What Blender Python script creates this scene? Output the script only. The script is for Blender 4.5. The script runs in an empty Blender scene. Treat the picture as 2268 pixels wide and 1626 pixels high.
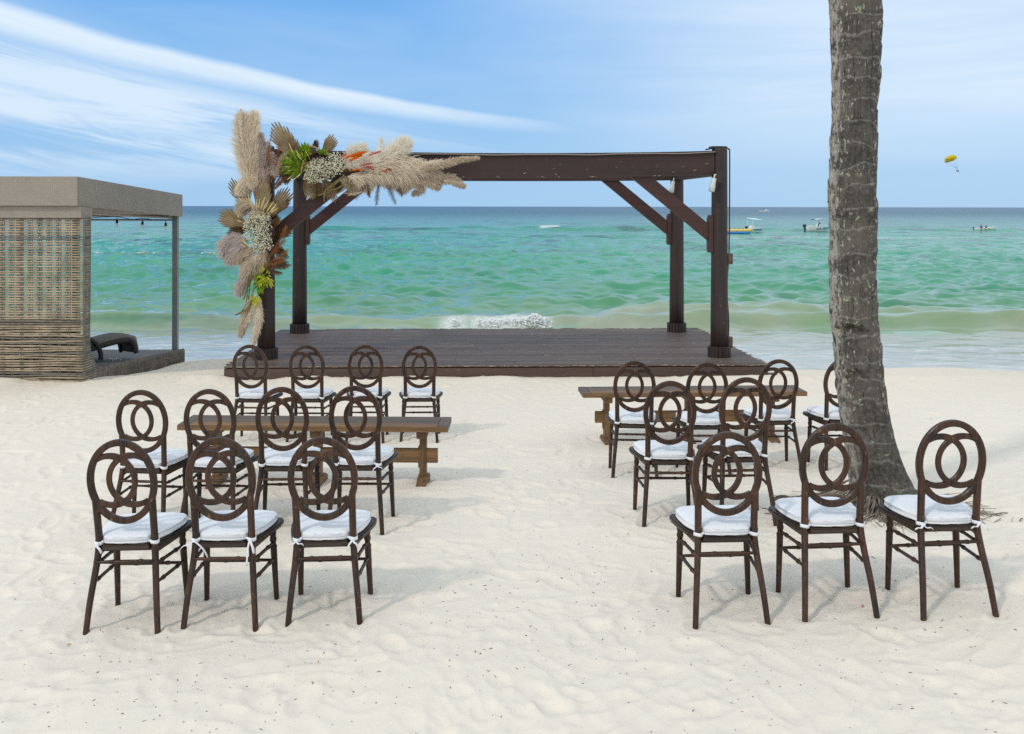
import bpy, bmesh, math, random
import numpy as np
from mathutils import Vector, Matrix
PI = math.pi
R = math.radians
random.seed(7)
rng = np.random.default_rng(7)
C = bpy.context.scene.collection
scene = bpy.context.scene

# ------------------------------------------------------------------ camera, world, sun, exposure
F = 2150.0            # focal length in pixels of a 2268 px wide picture
CX, CY, ROLL = 1110.0, 457.2, 0.0018
EYE = 2.0
cam_data = bpy.data.cameras.new("camera")
cam = bpy.data.objects.new("camera", cam_data)
C.objects.link(cam)
cam.location = (0, 0, EYE)
cam.rotation_euler = (R(90), 0, 0)
cam.rotation_mode = 'XYZ'
cam.matrix_world = Matrix.Translation((0, 0, EYE)) @ Matrix.Rotation(R(90), 4, 'X') @ Matrix.Rotation(ROLL, 4, 'Z')
cam_data.sensor_width = 36
cam_data.lens = F / 2268 * 36
cam_data.shift_x = (1134 - CX) / 2268
cam_data.shift_y = -(813 - CY) / 2268
cam_data.clip_start = 0.1
cam_data.clip_end = 30000
scene.camera = cam

SUN_AZ, SUN_EL = R(45), R(41)      # light travels towards (+x, +y)
sun_dir = Vector((math.cos(SUN_AZ) * math.cos(SUN_EL), math.sin(SUN_AZ) * math.cos(SUN_EL), -math.sin(SUN_EL)))
sd = bpy.data.lights.new("sun", 'SUN')
sd.energy = 1.0
sd.angle = R(4.5)
sd.color = (1.0, 0.93, 0.82)
so = bpy.data.objects.new("sun", sd)
C.objects.link(so)
so.location = (-20, -20, 30)
so.rotation_euler = sun_dir.to_track_quat('-Z', 'Y').to_euler()

scene.view_settings.view_transform = 'Standard'
scene.view_settings.look = 'None'
scene.view_settings.gamma = 1
scene.view_settings.use_curve_mapping = False
scene.cycles.use_denoising = False
scene.cycles.caustics_reflective = False
scene.cycles.caustics_refractive = False
scene.cycles.sample_clamp_indirect = 4.0
scene.cycles.use_adaptive_sampling = False
scene.cycles.max_bounces = 6
scene.view_settings.exposure = 0.13

world = bpy.data.worlds.new("World")
scene.world = world
world.use_nodes = True


class NB:
    """tiny node-tree helper"""
    def __init__(s, tree):
        s.t = tree
        s.n = tree.nodes
        s.l = tree.links

    def node(s, typ, **kw):
        n = s.n.new(typ)
        for k, v in kw.items():
            setattr(n, k, v)
        return n

    def put(s, sock, v):
        if isinstance(v, bpy.types.NodeSocket):
            s.l.new(v, sock)
        elif v is not None:
            if isinstance(v, (tuple, list)) and len(v) == 3 and sock.type == 'RGBA':
                v = (*v, 1)
            sock.default_value = v

    def m(s, op, a, b=None, c=None, clamp=False):
        n = s.node('ShaderNodeMath', operation=op)
        n.use_clamp = clamp
        s.put(n.inputs[0], a)
        if b is not None: s.put(n.inputs[1], b)
        if c is not None: s.put(n.inputs[2], c)
        return n.outputs[0]

    def vm(s, op, a, b=None):
        n = s.node('ShaderNodeVectorMath', operation=op)
        s.put(n.inputs[0], a)
        if b is not None: s.put(n.inputs[1], b)
        return n.outputs[0]

    def smooth(s, v, lo, hi, a=0.0, b=1.0, lin=False):
        n = s.node('ShaderNodeMapRange', interpolation_type='LINEAR' if lin else 'SMOOTHSTEP')
        s.put(n.inputs[0], v)
        n.inputs[1].default_value = lo; n.inputs[2].default_value = hi
        n.inputs[3].default_value = a; n.inputs[4].default_value = b
        return n.outputs[0]

    def mix(s, f, a, b, blend='MIX'):
        n = s.node('ShaderNodeMix', data_type='RGBA', blend_type=blend)
        s.put(n.inputs[0], f); s.put(n.inputs[6], a); s.put(n.inputs[7], b)
        return n.outputs[2]

    def noise(s, vec, scale, detail=4.0, rough=0.5, dist=0.0, dim='3D'):
        n = s.node('ShaderNodeTexNoise', noise_dimensions=dim)
        if vec is not None: s.put(n.inputs['Vector'], vec)
        n.inputs['Scale'].default_value = scale
        n.inputs['Detail'].default_value = detail
        n.inputs['Roughness'].default_value = rough
        n.inputs['Distortion'].default_value = dist
        return n.outputs[0]

    def comb(s, x, y, z):
        n = s.node('ShaderNodeCombineXYZ')
        s.put(n.inputs[0], x); s.put(n.inputs[1], y); s.put(n.inputs[2], z)
        return n.outputs[0]

    def sep(s, v):
        n = s.node('ShaderNodeSeparateXYZ')
        s.put(n.inputs[0], v)
        return n.outputs

    def ramp(s, f, stops, interp='LINEAR'):
        n = s.node('ShaderNodeValToRGB')
        n.color_ramp.interpolation = interp
        e = n.color_ramp.elements
        while len(e) < len(stops): e.new(0.5)
        for i, (p, c) in enumerate(stops):
            e[i].position = p
            e[i].color = (*c, 1) if len(c) == 3 else c
        s.put(n.inputs[0], f)
        return n.outputs[0]

    def bump(s, h, strength=0.5, dist=0.01, normal=None):
        n = s.node('ShaderNodeBump')
        n.inputs['Strength'].default_value = strength
        n.inputs['Distance'].default_value = dist
        s.put(n.inputs['Height'], h)
        if normal is not None: s.put(n.inputs['Normal'], normal)
        return n.outputs[0]


def build_world():
    b = NB(world.node_tree)
    for n in list(b.n): b.n.remove(n)
    out = b.node('ShaderNodeOutputWorld')
    bg = b.node('ShaderNodeBackground')
    b.l.new(bg.outputs[0], out.inputs[0])
    sky = b.node('ShaderNodeTexSky', sky_type='NISHITA')
    sky.sun_disc = False
    sky.sun_elevation = SUN_EL
    sky.sun_rotation = math.atan2(-sun_dir.x, -sun_dir.y)
    sky.air_density = 1.0
    sky.dust_density = 0.3
    sky.ozone_density = 2.5
    tc = b.node('ShaderNodeTexCoord')
    d = b.vm('NORMALIZE', tc.outputs['Generated'])
    x, y, z = b.sep(d)
    az = b.m('ARCTAN2', x, y)
    el = b.m('ARCSINE', z)
    # clear-sky colour: nishita, evened out towards the horizon by sea air
    hz = b.smooth(el, -0.02, 0.30)
    air = b.mix(hz, (3.15, 5.45, 8.2), (1.30, 3.95, 8.3))
    col = b.mix(0.90, sky.outputs[0], air)
    # ---- clouds: one long cirrus streak, thin wisps below it, a milky veil elsewhere
    curve = b.m('ADD', b.m('ADD', 0.0894, b.m('MULTIPLY', az, -0.126)), b.m('MULTIPLY', b.m('MULTIPLY', az, az), 0.113))
    t = b.m('SUBTRACT', el, curve)
    wv = b.noise(b.comb(b.m('MULTIPLY', az, 4.0), b.m('MULTIPLY', t, 6.0), 0), 1.6, 3, 0.5)
    t2 = b.m('ADD', t, b.m('MULTIPLY', b.m('SUBTRACT', wv, 0.5), 0.012))
    wid = b.m('ADD', 0.0055, b.m('MULTIPLY', b.m('MAXIMUM', b.m('MULTIPLY', az, -1.0), 0.0), 0.019))
    q = b.m('DIVIDE', t2, wid)
    core = b.m('MULTIPLY', b.smooth(q, 1.2, 0.1), b.smooth(q, -2.6, -0.2))
    streak = b.m('MULTIPLY', core, b.smooth(az, 0.16, -0.16))
    streak = b.m('MULTIPLY', streak, b.smooth(az, -1.3, -0.7))
    fib = b.noise(b.comb(b.m('MULTIPLY', az, 5.0), b.m('MULTIPLY', t, 60.0), 0.3), 1.0, 6, 0.6, 0.6)
    streak = b.m('MULTIPLY', streak, b.smooth(fib, 0.15, 0.65, 0.72, 1.0))
    # wisps under the streak
    wl = b.noise(b.comb(b.m('MULTIPLY', az, 3.0), b.m('MULTIPLY', t, 34.0), 1.7), 1.0, 7, 0.62, 0.8)
    wl2 = b.noise(b.comb(b.m('MULTIPLY', az, 2.2), b.m('MULTIPLY', el, 13.0), 5.1), 1.0, 4, 0.55, 0.4)
    below = b.m('MULTIPLY', b.smooth(t, -0.004, -0.038), b.smooth(el, 0.012, 0.055))
    left = b.smooth(az, 0.10, -0.36)
    wis = b.m('MULTIPLY', b.m('MULTIPLY', below, left), b.smooth(b.m('ADD', wl, b.m('MULTIPLY', wl2, 0.7)), 0.68, 1.0))
    wis = b.m('MULTIPLY', wis, 0.84)
    # broad halo beside the streak far left, top-left corner
    halo = b.m('MULTIPLY', b.smooth(b.m('ABSOLUTE', b.m('ADD', t, 0.01)), 0.055, 0.0), b.smooth(az, -0.15, -0.6, 0.0, 0.35))
    # milky veil to the right
    vn = b.noise(b.comb(b.m('MULTIPLY', az, 2.4), b.m('MULTIPLY', el, 6.0), 2.2), 1.0, 5, 0.5, 0.5)
    edge = b.m('ADD', az, b.m('ADD', b.m('MULTIPLY', b.m('SUBTRACT', vn, 0.5), 0.38), b.m('MULTIPLY', el, 0.75)))
    veil = b.m('MULTIPLY', b.smooth(edge, -0.03, 0.42), b.smooth(el, 0.0, 0.14, 0.12, 0.90))
    vb = b.noise(b.comb(b.m('MULTIPLY', az, 1.5), b.m('MULTIPLY', el, 16.0), 7.7), 1.0, 5, 0.6, 0.3)
    veil = b.m('MULTIPLY', veil, b.smooth(vb, 0.25, 0.7, 0.62, 1.1))
    thin = b.m('MULTIPLY', b.smooth(wl2, 0.35, 0.75), b.smooth(el, 0.02, 0.2, 0.05, 0.22))
    front = b.m('MAXIMUM', b.m('MAXIMUM', b.m('MAXIMUM', streak, thin), wis), b.m('MAXIMUM', halo, veil))
    # thin cloud goes on overhead and behind, made brighter there as fill light
    gn = b.noise(b.comb(b.m('MULTIPLY', x, 2.0), b.m('MULTIPLY', y, 2.0), b.m('MULTIPLY', z, 3.0)), 1.0, 5, 0.55, 0.5)
    gen = b.smooth(gn, 0.2, 0.75, 0.72, 1.0)
    away = b.m('MAXIMUM', b.smooth(el, 0.25, 0.7), b.smooth(b.m('ABSOLUTE', az), 0.8, 1.6))
    mx = b.m('ADD', b.m('MULTIPLY', front, b.m('SUBTRACT', 1.0, away)), b.m('MULTIPLY', gen, away), clamp=True)
    ccol = b.mix(away, (6.9, 8.1, 9.2), (8.3, 9.2, 9.8))
    col = b.mix(mx, col, ccol)
    # below the horizon only the sea shows
    col = b.mix(b.smooth(el, -0.004, -0.03), col, (1.0, 2.4, 3.0))
    b.l.new(col, bg.inputs[0])
    bg.inputs[1].default_value = 0.1


build_world()


# ------------------------------------------------------------------ placing helpers
def P(px, py, Y):
    """world point seen at pixel (px,py) of the 2268 px wide picture at distance Y"""
    dx, dy = px - CX, py - CY
    dx, dy = dx + ROLL * dy, dy - ROLL * dx
    return Vector((dx / F * Y, Y, EYE - dy / F * Y))


def on_plane(px, py, z):
    dx, dy = px - CX, py - CY
    dx, dy = dx + ROLL * dy, dy - ROLL * dx
    Y = (EYE - z) * F / dy
    return Vector((dx / F * Y, Y, z))


def tag(o, label=None, cat=None, group=None, kind=None):
    if label: o['label'] = label
    if cat: o['category'] = cat
    if group: o['group'] = group
    if kind: o['kind'] = kind
    return o


def empty(name, loc=(0, 0, 0), rz=0.0, label=None, cat=None, group=None):
    o = bpy.data.objects.new(name, None)
    o.empty_display_size = 0.1
    C.objects.link(o)
    o.location = loc
    o.rotation_euler = (0, 0, rz)
    return tag(o, label, cat, group)


def copy_tree(o, parent=None):
    c = o.copy()
    C.objects.link(c)
    if parent is not None: c.parent = parent
    for ch in list(o.children):
        copy_tree(ch, c)
    return c


class MB:
    """collects shapes and links them as ONE mesh object"""
    def __init__(s):
        s.v, s.f, s.sm = [], [], []

    def add(s, vs, fs, smooth=False):
        o = len(s.v)
        s.v.extend([tuple(p) for p in vs])
        s.f.extend([tuple(i + o for i in f) for f in fs])
        s.sm.extend([smooth] * len(fs))
        return s

    def box(s, c, size, rot=None, bevel=0.0):
        x, y, z = [k / 2 for k in size]
        if bevel <= 0:
            vs = [Vector((a * x, b_ * y, c_ * z)) for a in (-1, 1) for b_ in (-1, 1) for c_ in (-1, 1)]
            fs = [(0, 1, 3, 2), (4, 6, 7, 5), (0, 4, 5, 1), (2, 3, 7, 6), (0, 2, 6, 4), (1, 5, 7, 3)]
        else:
            bm = bmesh.new()
            bmesh.ops.create_cube(bm, size=1)
            for v in bm.verts: v.co = Vector((v.co.x * x * 2, v.co.y * y * 2, v.co.z * z * 2))
            bmesh.ops.bevel(bm, geom=list(bm.edges), offset=bevel, segments=1, affect='EDGES')
            vs = [v.co.copy() for v in bm.verts]
            bm.verts.index_update()
            fs = [[v.index for v in f.verts] for f in bm.faces]
            bm.free()
        if rot is not None: vs = [rot @ v for v in vs]
        c = Vector(c)
        return s.add([v + c for v in vs], fs)

    def beam(s, a, b, w, h, up=Vector((0, 0, 1)), bevel=0.0):
        """box from a to b, width w (sideways) and height h"""
        a, b = Vector(a), Vector(b)
        y = (b - a).normalized()
        x = y.cross(up).normalized()
        z = x.cross(y)
        m = Matrix((x, y, z)).transposed()
        return s.box((a + b) / 2, (w, (b - a).length, h), m, bevel)

    def tube(s, pts, rad, n=8, closed=False, caps=True, smooth=True, flat=1.0):
        pts = [Vector(p) for p in pts]
        m = len(pts)
        if not hasattr(rad, '__len__'): rad = [rad] * m
        vs, fs = [], []
        prev = None
        for i, p in enumerate(pts):
            if closed: tg = pts[(i + 1) % m] - pts[i - 1]
            else: tg = pts[min(i + 1, m - 1)] - pts[max(i - 1, 0)]
            tg = tg.normalized() if tg.length > 1e-9 else Vector((0, 0, 1))
            if prev is None:
                ref = Vector((0, 0, 1)) if abs(tg.z) < 0.9 else Vector((1, 0, 0))
                u = tg.cross(ref).normalized()
            else:
                u = (prev - tg * prev.dot(tg)).normalized()
            prev = u
            w = tg.cross(u)
            for k in range(n):
                a = 2 * PI * k / n
                vs.append(p + (u * math.cos(a) + w * math.sin(a) * flat) * rad[i])
        lim = m if closed else m - 1
        for i in range(lim):
            for k in range(n):
                a = i * n + k; b_ = i * n + (k + 1) % n
                c_ = ((i + 1) % m) * n + (k + 1) % n; d_ = ((i + 1) % m) * n + k
                fs.append((a, b_, c_, d_))
        if caps and not closed:
            fs.append(tuple(range(n))[::-1])
            fs.append(tuple((m - 1) * n + k for k in range(n)))
        return s.add(vs, fs, smooth)

    def lathe(s, prof, n=16, a=Vector((0, 0, 0)), b=Vector((0, 0, 1)), smooth=True):
        """prof: list of (t along a->b in metres, radius)"""
        a, b = Vector(a), Vector(b)
        d = (b - a).normalized()
        return s.tube([a + d * t for t, r in prof], [max(r, 1e-4) for t, r in prof], n, smooth=smooth)

    def sweep(s, pts, sec, nrm, closed=False, smooth=False, scales=None):
        """sweep section (list of (u,w)) along pts; u lies in the plane, w along nrm (constant)"""
        pts = [Vector(p) for p in pts]
        m, n = len(pts), len(sec)
        vs, fs = [], []
        for i, p in enumerate(pts):
            if closed: tg = pts[(i + 1) % m] - pts[i - 1]
            else: tg = pts[min(i + 1, m - 1)] - pts[max(i - 1, 0)]
            tg.normalize()
            u = tg.cross(nrm).normalized()
            sc = scales[i] if scales else 1
            for (a, w) in sec: vs.append(p + u * a * sc + nrm * w)
        lim = m if closed else m - 1
        for i in range(lim):
            for k in range(n):
                fs.append((i * n + k, i * n + (k + 1) % n, ((i + 1) % m) * n + (k + 1) % n, ((i + 1) % m) * n + k))
        if not closed:
            fs.append(tuple(range(n))[::-1]); fs.append(tuple((m - 1) * n + k for k in range(n)))
        return s.add(vs, fs, smooth)

    def ball(s, c, r, nu=8, nv=6, scale=(1, 1, 1)):
        c = Vector(c)
        vs, fs = [], []
        for j in range(1, nv):
            th = PI * j / nv
            for i in range(nu):
                ph = 2 * PI * i / nu
                vs.append(c + Vector((math.sin(th) * math.cos(ph) * scale[0], math.sin(th) * math.sin(ph) * scale[1], math.cos(th) * scale[2])) * r)
        top = len(vs); vs.append(c + Vector((0, 0, r * scale[2]))); bot = len(vs); vs.append(c - Vector((0, 0, r * scale[2])))
        for j in range(nv - 2):
            for i in range(nu):
                fs.append((j * nu + i, (j + 1) * nu + i, (j + 1) * nu + (i + 1) % nu, j * nu + (i + 1) % nu))
        for i in range(nu):
            fs.append((top, i, (i + 1) % nu))
            fs.append((bot, (nv - 2) * nu + (i + 1) % nu, (nv - 2) * nu + i))
        return s.add(vs, fs, True)

    def prism(s, outline, z0, z1, smooth=False):
        n = len(outline)
        vs = [(x, y, z0) for x, y in outline] + [(x, y, z1) for x, y in outline]
        fs = [tuple(range(n))[::-1], tuple(range(n, 2 * n))] + [(i, (i + 1) % n, n + (i + 1) % n, n + i) for i in range(n)]
        return s.add(vs, fs, smooth)

    def build(s, name, mat, parent=None, smooth=None, label=None, kind=None):
        me = bpy.data.meshes.new(name)
        me.from_pydata(s.v, [], s.f)
        sm = s.sm if smooth is None else [smooth] * len(s.f)
        me.polygons.foreach_set('use_smooth', sm)
        me.materials.append(mat)
        me.update()
        o = bpy.data.objects.new(name, me)
        C.objects.link(o)
        if parent is not None: o.parent = parent
        return tag(o, label, kind=kind)


def np_mesh(name, verts, faces, mat, smooth=True, parent=None, kind=None):
    verts = np.asarray(verts, np.float32); faces = np.asarray(faces, np.int32)
    me = bpy.data.meshes.new(name)
    k = faces.shape[1]
    me.vertices.add(len(verts)); me.vertices.foreach_set('co', verts.ravel())
    me.loops.add(faces.size); me.loops.foreach_set('vertex_index', faces.ravel())
    me.polygons.add(len(faces))
    me.polygons.foreach_set('loop_start', np.arange(0, faces.size, k, dtype=np.int32))
    me.polygons.foreach_set('loop_total', np.full(len(faces), k, np.int32))
    me.polygons.foreach_set('use_smooth', np.full(len(faces), smooth))
    me.materials.append(mat)
    me.update(calc_edges=True)
    o = bpy.data.objects.new(name, me)
    C.objects.link(o)
    if parent is not None: o.parent = parent
    if kind: o['kind'] = kind
    return o


def grid_faces(nr, nc, wrap=False):
    i = np.arange(nr - 1)[:, None]; j = np.arange(nc - (0 if wrap else 1))[None, :]
    a = i * nc + j; b = i * nc + (j + 1) % nc
    return np.stack([a, b, b + nc, a + nc], -1).reshape(-1, 4)


def vnoise(x, y, seed=0):
    """smooth value noise in about -1..1"""
    r = np.random.default_rng(seed)
    N = 256
    g = r.uniform(-1, 1, (N, N))
    xi = np.floor(x).astype(int); yi = np.floor(y).astype(int)
    fx = x - xi; fy = y - yi
    fx = fx * fx * fx * (fx * (fx * 6 - 15) + 10); fy = fy * fy * fy * (fy * (fy * 6 - 15) + 10)
    a = g[xi % N, yi % N]; b = g[(xi + 1) % N, yi % N]; c = g[xi % N, (yi + 1) % N]; d = g[(xi + 1) % N, (yi + 1) % N]
    return (a * (1 - fx) + b * fx) * (1 - fy) + (c * (1 - fx) + d * fx) * fy


def catmull(pts, n):
    pts = [Vector(p) for p in pts]
    if len(pts) == 2: return [pts[0].lerp(pts[1], i / n) for i in range(n + 1)]
    ext = [pts[0] * 2 - pts[1]] + pts + [pts[-1] * 2 - pts[-2]]
    out = []
    segs = len(pts) - 1
    for i in range(n + 1):
        t = i / n * segs
        k = min(int(t), segs - 1); t -= k
        p0, p1, p2, p3 = ext[k:k + 4]
        out.append(0.5 * ((2 * p1) + (p2 - p0) * t + (2 * p0 - 5 * p1 + 4 * p2 - p3) * t * t + (3 * p1 - p0 - 3 * p2 + p3) * t ** 3))
    return out


# ------------------------------------------------------------------ materials
def mat(name):
    m = bpy.data.materials.new(name)
    m.use_nodes = True
    b = NB(m.node_tree)
    for n in list(b.n): b.n.remove(n)
    out = b.node('ShaderNodeOutputMaterial')
    p = b.node('ShaderNodeBsdfPrincipled')
    b.l.new(p.outputs[0], out.inputs[0])
    return m, b, p, out


def simple(name, col, rough=0.6, metal=0.0, spec=0.5, var=0.0, scale=20.0, bump=0.0, bscale=60.0, bdist=0.002):
    m, b, p, out = mat(name)
    tc = b.node('ShaderNodeTexCoord')
    c = col
    if var > 0:
        n = b.noise(tc.outputs['Object'], scale, 5, 0.6)
        dark = tuple(k * (1 - var) for k in col); lite = tuple(min(1, k * (1 + var)) for k in col)
        c = b.mix(b.smooth(n, 0.3, 0.7), dark, lite)
    b.put(p.inputs['Base Color'], c)
    p.inputs['Roughness'].default_value = rough
    p.inputs['Metallic'].default_value = metal
    p.inputs['Specular IOR Level'].default_value = spec
    if bump > 0:
        b.l.new(b.bump(b.noise(tc.outputs['Object'], bscale, 4, 0.6), bump, bdist), p.inputs['Normal'])
    return m


def wood(name, dark, light, axis='x', rough=0.5, scale=1.0, worn=None, worn_amt=0.0, bump=0.3, spec=0.5, rand=0.15):
    """grain running along an object axis"""
    m, b, p, out = mat(name)
    tc = b.node('ShaderNodeTexCoord')
    x, y, z = b.sep(tc.outputs['Object'])
    oi = b.node('ShaderNodeObjectInfo')
    off = b.m('MULTIPLY', oi.outputs['Random'], 37.0)
    st = 0.06
    cs = {'x': (st, 1, 1), 'y': (1, st, 1), 'z': (1, 1, st)}[axis]
    v = b.comb(b.m('ADD', b.m('MULTIPLY', x, cs[0] * scale), off), b.m('MULTIPLY', y, cs[1] * scale), b.m('MULTIPLY', z, cs[2] * scale))
    g = b.noise(v, 60, 6, 0.65, 1.0)
    g2 = b.noise(v, 9, 3, 0.5, 0.4)
    f = b.m('ADD', b.m('MULTIPLY', g, 0.6), b.m('MULTIPLY', g2, 0.4))
    c = b.mix(b.smooth(f, 0.36, 0.64), dark, light)
    c = b.mix(b.m('MULTIPLY', oi.outputs['Random'], rand), c, tuple(k * 0.4 for k in dark))
    if worn:
        w = b.noise(tc.outputs['Object'], 14 * scale, 8, 0.75, 0.6)
        w2 = b.noise(v, 30, 5, 0.7)
        wm = b.m('MULTIPLY', b.smooth(w, 0.60 - worn_amt * 0.1, 0.68), b.smooth(w2, 0.45, 0.6))
        c = b.mix(wm, c, worn)
    b.put(p.inputs['Base Color'], c)
    b.put(p.inputs['Roughness'], b.smooth(g, 0.3, 0.7, rough - 0.1, rough + 0.15))
    p.inputs['Specular IOR Level'].default_value = spec
    b.l.new(b.bump(g, bump, 0.002), p.inputs['Normal'])
    return m


def make_sand():
    m, b, p, out = mat('sand_material')
    g = b.node('ShaderNodeNewGeometry')
    pos = g.outputs['Position']
    x, y, z = b.sep(pos)
    n1 = b.noise(pos, 0.5, 5, 0.55)
    n2 = b.noise(pos, 5.0, 5, 0.6, 0.4)
    n3 = b.noise(pos, 260, 3, 0.7)
    c = b.mix(b.smooth(n1, 0.3, 0.7), (0.80, 0.72, 0.61), (0.845, 0.755, 0.635))
    c = b.mix(b.smooth(n2, 0.42, 0.66, 0, 0.55), c, (0.84, 0.73, 0.61))
    c = b.mix(b.smooth(n3, 0.55, 0.75, 0, 0.35), c, (0.54, 0.48, 0.40))
    # dark organic specks and pale shell grit
    vo = b.node('ShaderNodeTexVoronoi')
    b.put(vo.inputs['Vector'], pos); vo.inputs['Scale'].default_value = 55
    sp = b.m('MULTIPLY', b.smooth(vo.outputs['Distance'], 0.16, 0.10), b.smooth(b.noise(pos, 21, 2), 0.60, 0.68))
    c = b.mix(b.m('MULTIPLY', sp, 0.6), c, (0.22, 0.17, 0.13))
    # warmer, drier ridge along the shore crest, dark wet sand down the beach face
    c = b.mix(b.m('MULTIPLY', b.smooth(y, 10, 13.5), 0.5), c, (0.76, 0.65, 0.50))
    c = b.mix(b.smooth(z, -1.5, -1.75), c, (0.36, 0.31, 0.24))
    b.put(p.inputs['Base Color'], c)
    p.inputs['Roughness'].default_value = 1.0
    p.inputs['Specular IOR Level'].default_value = 0.15
    nb = b.noise(pos, 34, 6, 0.62, 0.3)
    bn = b.bump(nb, 0.22, 0.018)
    bn2 = b.bump(n3, 0.35, 0.003, bn)
    b.l.new(bn2, p.inputs['Normal'])
    return m


def make_water():
    m, b, p, out = mat('sea_water')
    g = b.node('ShaderNodeNewGeometry')
    x, y, z = b.sep(g.outputs['Position'])
    ang = b.m('DIVIDE', 4.0 * 2150 / 370.0, y)            # 1 at the wash, 0 at the horizon
    nl = b.noise(b.comb(b.m('MULTIPLY', x, 0.02), b.m('MULTIPLY', y, 0.09), 0), 1.0, 5, 0.6, 0.5)
    nn2 = b.noise(b.comb(b.m('MULTIPLY', x, 0.09), b.m('MULTIPLY', y, 0.28), 8), 1.0, 5, 0.6, 0.8)
    a2 = b.m('ADD', ang, b.m('MULTIPLY', b.m('SUBTRACT', nl, 0.5), b.m('MULTIPLY', ang, 0.30)))
    a2 = b.m('ADD', a2, b.m('MULTIPLY', b.m('SUBTRACT', nn2, 0.5), b.smooth(ang, 0.45, 0.7, 0.0, 0.34)))
    c = b.ramp(a2, [(0.00, (0.040, 0.105, 0.205)), (0.035, (0.035, 0.12, 0.19)), (0.075, (0.032, 0.185, 0.19)),
                    (0.13, (0.014, 0.28, 0.155)), (0.24, (0.020, 0.31, 0.165)), (0.42, (0.032, 0.27, 0.145)),
                    (0.58, (0.085, 0.26, 0.13)), (0.68, (0.17, 0.28, 0.13)), (0.76, (0.30, 0.33, 0.22)),
                    (0.84, (0.38, 0.37, 0.30)), (0.95, (0.47, 0.44, 0.37))])
    # weed patches that also paint in dark wave fronts; lighter sand patches
    pn = b.noise(b.comb(b.m('MULTIPLY', x, 0.06), b.m('MULTIPLY', y, 0.30), 3), 1.0, 5, 0.65, 0.8)
    c = b.mix(b.m('MULTIPLY', b.smooth(pn, 0.56, 0.72), b.smooth(ang, 0.03, 0.12, 0.0, 0.55)), c, (0.02, 0.14, 0.12))
    c = b.mix(b.m('MULTIPLY', b.smooth(pn, 0.42, 0.28), b.smooth(ang, 0.05, 0.2, 0.0, 0.5)), c, (0.20, 0.46, 0.38))
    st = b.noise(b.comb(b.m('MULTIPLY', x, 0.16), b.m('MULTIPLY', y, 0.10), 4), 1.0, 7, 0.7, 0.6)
    c = b.mix(b.m('MULTIPLY', b.smooth(st, 0.50, 0.60), b.smooth(y, 40, 130, 0.15, 0.85)), c, (0.008, 0.085, 0.075))  # shaded wave fronts painted into the colour as stretched dark streaks
    # ripples too small for the mesh: chop drawn out with distance
    v1 = b.comb(b.m('MULTIPLY', x, 0.55), y, 0)
    ch = b.noise(v1, 1.7, 8, 0.62, 0.5)
    ch2 = b.noise(v1, 0.35, 5, 0.6, 0.3)
    nearcalm = b.smooth(y, 30, 62, 0.22, 1.0)
    # foam: wash lace close to the beach, crest foam, a far wake line and a few caps
    lace = b.noise(b.comb(b.m('MULTIPLY', x, 0.45), b.m('MULTIPLY', y, 1.3), 1), 1.6, 8, 0.72, 1.6)
    wash = b.m('MULTIPLY', b.smooth(lace, 0.48, 0.64), b.smooth(ang, 0.72, 0.84, 0.0, 0.55))
    at = b.node('ShaderNodeAttribute'); at.attribute_name = 'foam'
    fo = b.m('MULTIPLY', at.outputs['Fac'], b.smooth(b.noise(g.outputs['Position'], 7, 6, 0.7, 0.8), 0.30, 0.52))
    foam = b.m('MAXIMUM', wash, fo)
    wk = b.m('MULTIPLY', b.smooth(b.m('ABSOLUTE', b.m('SUBTRACT', b.m('ADD', y, b.m('MULTIPLY', ch2, 5.0)), b.m('ADD', 132.0, b.m('MULTIPLY', x, 0.02)))), 4.0, 0.8), b.smooth(x, 22, 34))
    foam = b.m('MAXIMUM', foam, b.m('MULTIPLY', wk, b.smooth(ch, 0.40, 0.56, 0.0, 0.38)))
    capn = b.noise(b.comb(b.m('MULTIPLY', x, 0.10), b.m('MULTIPLY', y, 0.22), 9), 1.0, 6, 0.75)
    cap = b.m('MULTIPLY', b.smooth(capn, 0.735, 0.76), b.smooth(y, 110, 160))
    foam = b.m('MAXIMUM', foam, cap)
    cn2 = b.noise(b.comb(b.m('MULTIPLY', x, 0.55), b.m('MULTIPLY', y, 0.9), 12), 1.0, 6, 0.7)
    foam = b.m('MAXIMUM', foam, b.m('MULTIPLY', b.smooth(cn2, 0.715, 0.75, 0, 0.7), b.smooth(y, 38, 50)))
    rd = b.noise(b.comb(b.m('MULTIPLY', x, 0.18), b.m('MULTIPLY', y, 0.5), 19), 1.0, 5, 0.7)
    c = b.mix(b.m('MULTIPLY', b.smooth(rd, 0.68, 0.74, 0, 0.5), b.m('MULTIPLY', b.smooth(ang, 0.16, 0.22), b.smooth(ang, 0.9, 0.7))), c, (0.30, 0.18, 0.12))
    c = b.mix(foam, c, (0.80, 0.80, 0.78))
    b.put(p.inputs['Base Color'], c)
    b.put(p.inputs['Roughness'], b.m('MAXIMUM', b.m('MULTIPLY', foam, 0.8), b.smooth(y, 30, 600, 0.10, 0.34)))
    b.put(p.inputs['IOR'], b.smooth(y, 28, 200, 1.50, 1.33))
    b.put(p.inputs['Specular IOR Level'], b.smooth(y, 40, 160, 0.5, 0.26))
    bn = b.bump(b.m('MULTIPLY', ch, nearcalm), 0.5, 0.12)
    bn2 = b.bump(b.m('MULTIPLY', ch2, b.smooth(y, 50, 160, 0.2, 3.0)), 0.6, 0.5, bn)
    bn3 = b.bump(b.m('MULTIPLY', b.noise(v1, 9, 5, 0.6, 0.3), nearcalm), 0.3, 0.012, bn2)
    b.l.new(bn3, p.inputs['Normal'])
    return m


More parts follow.
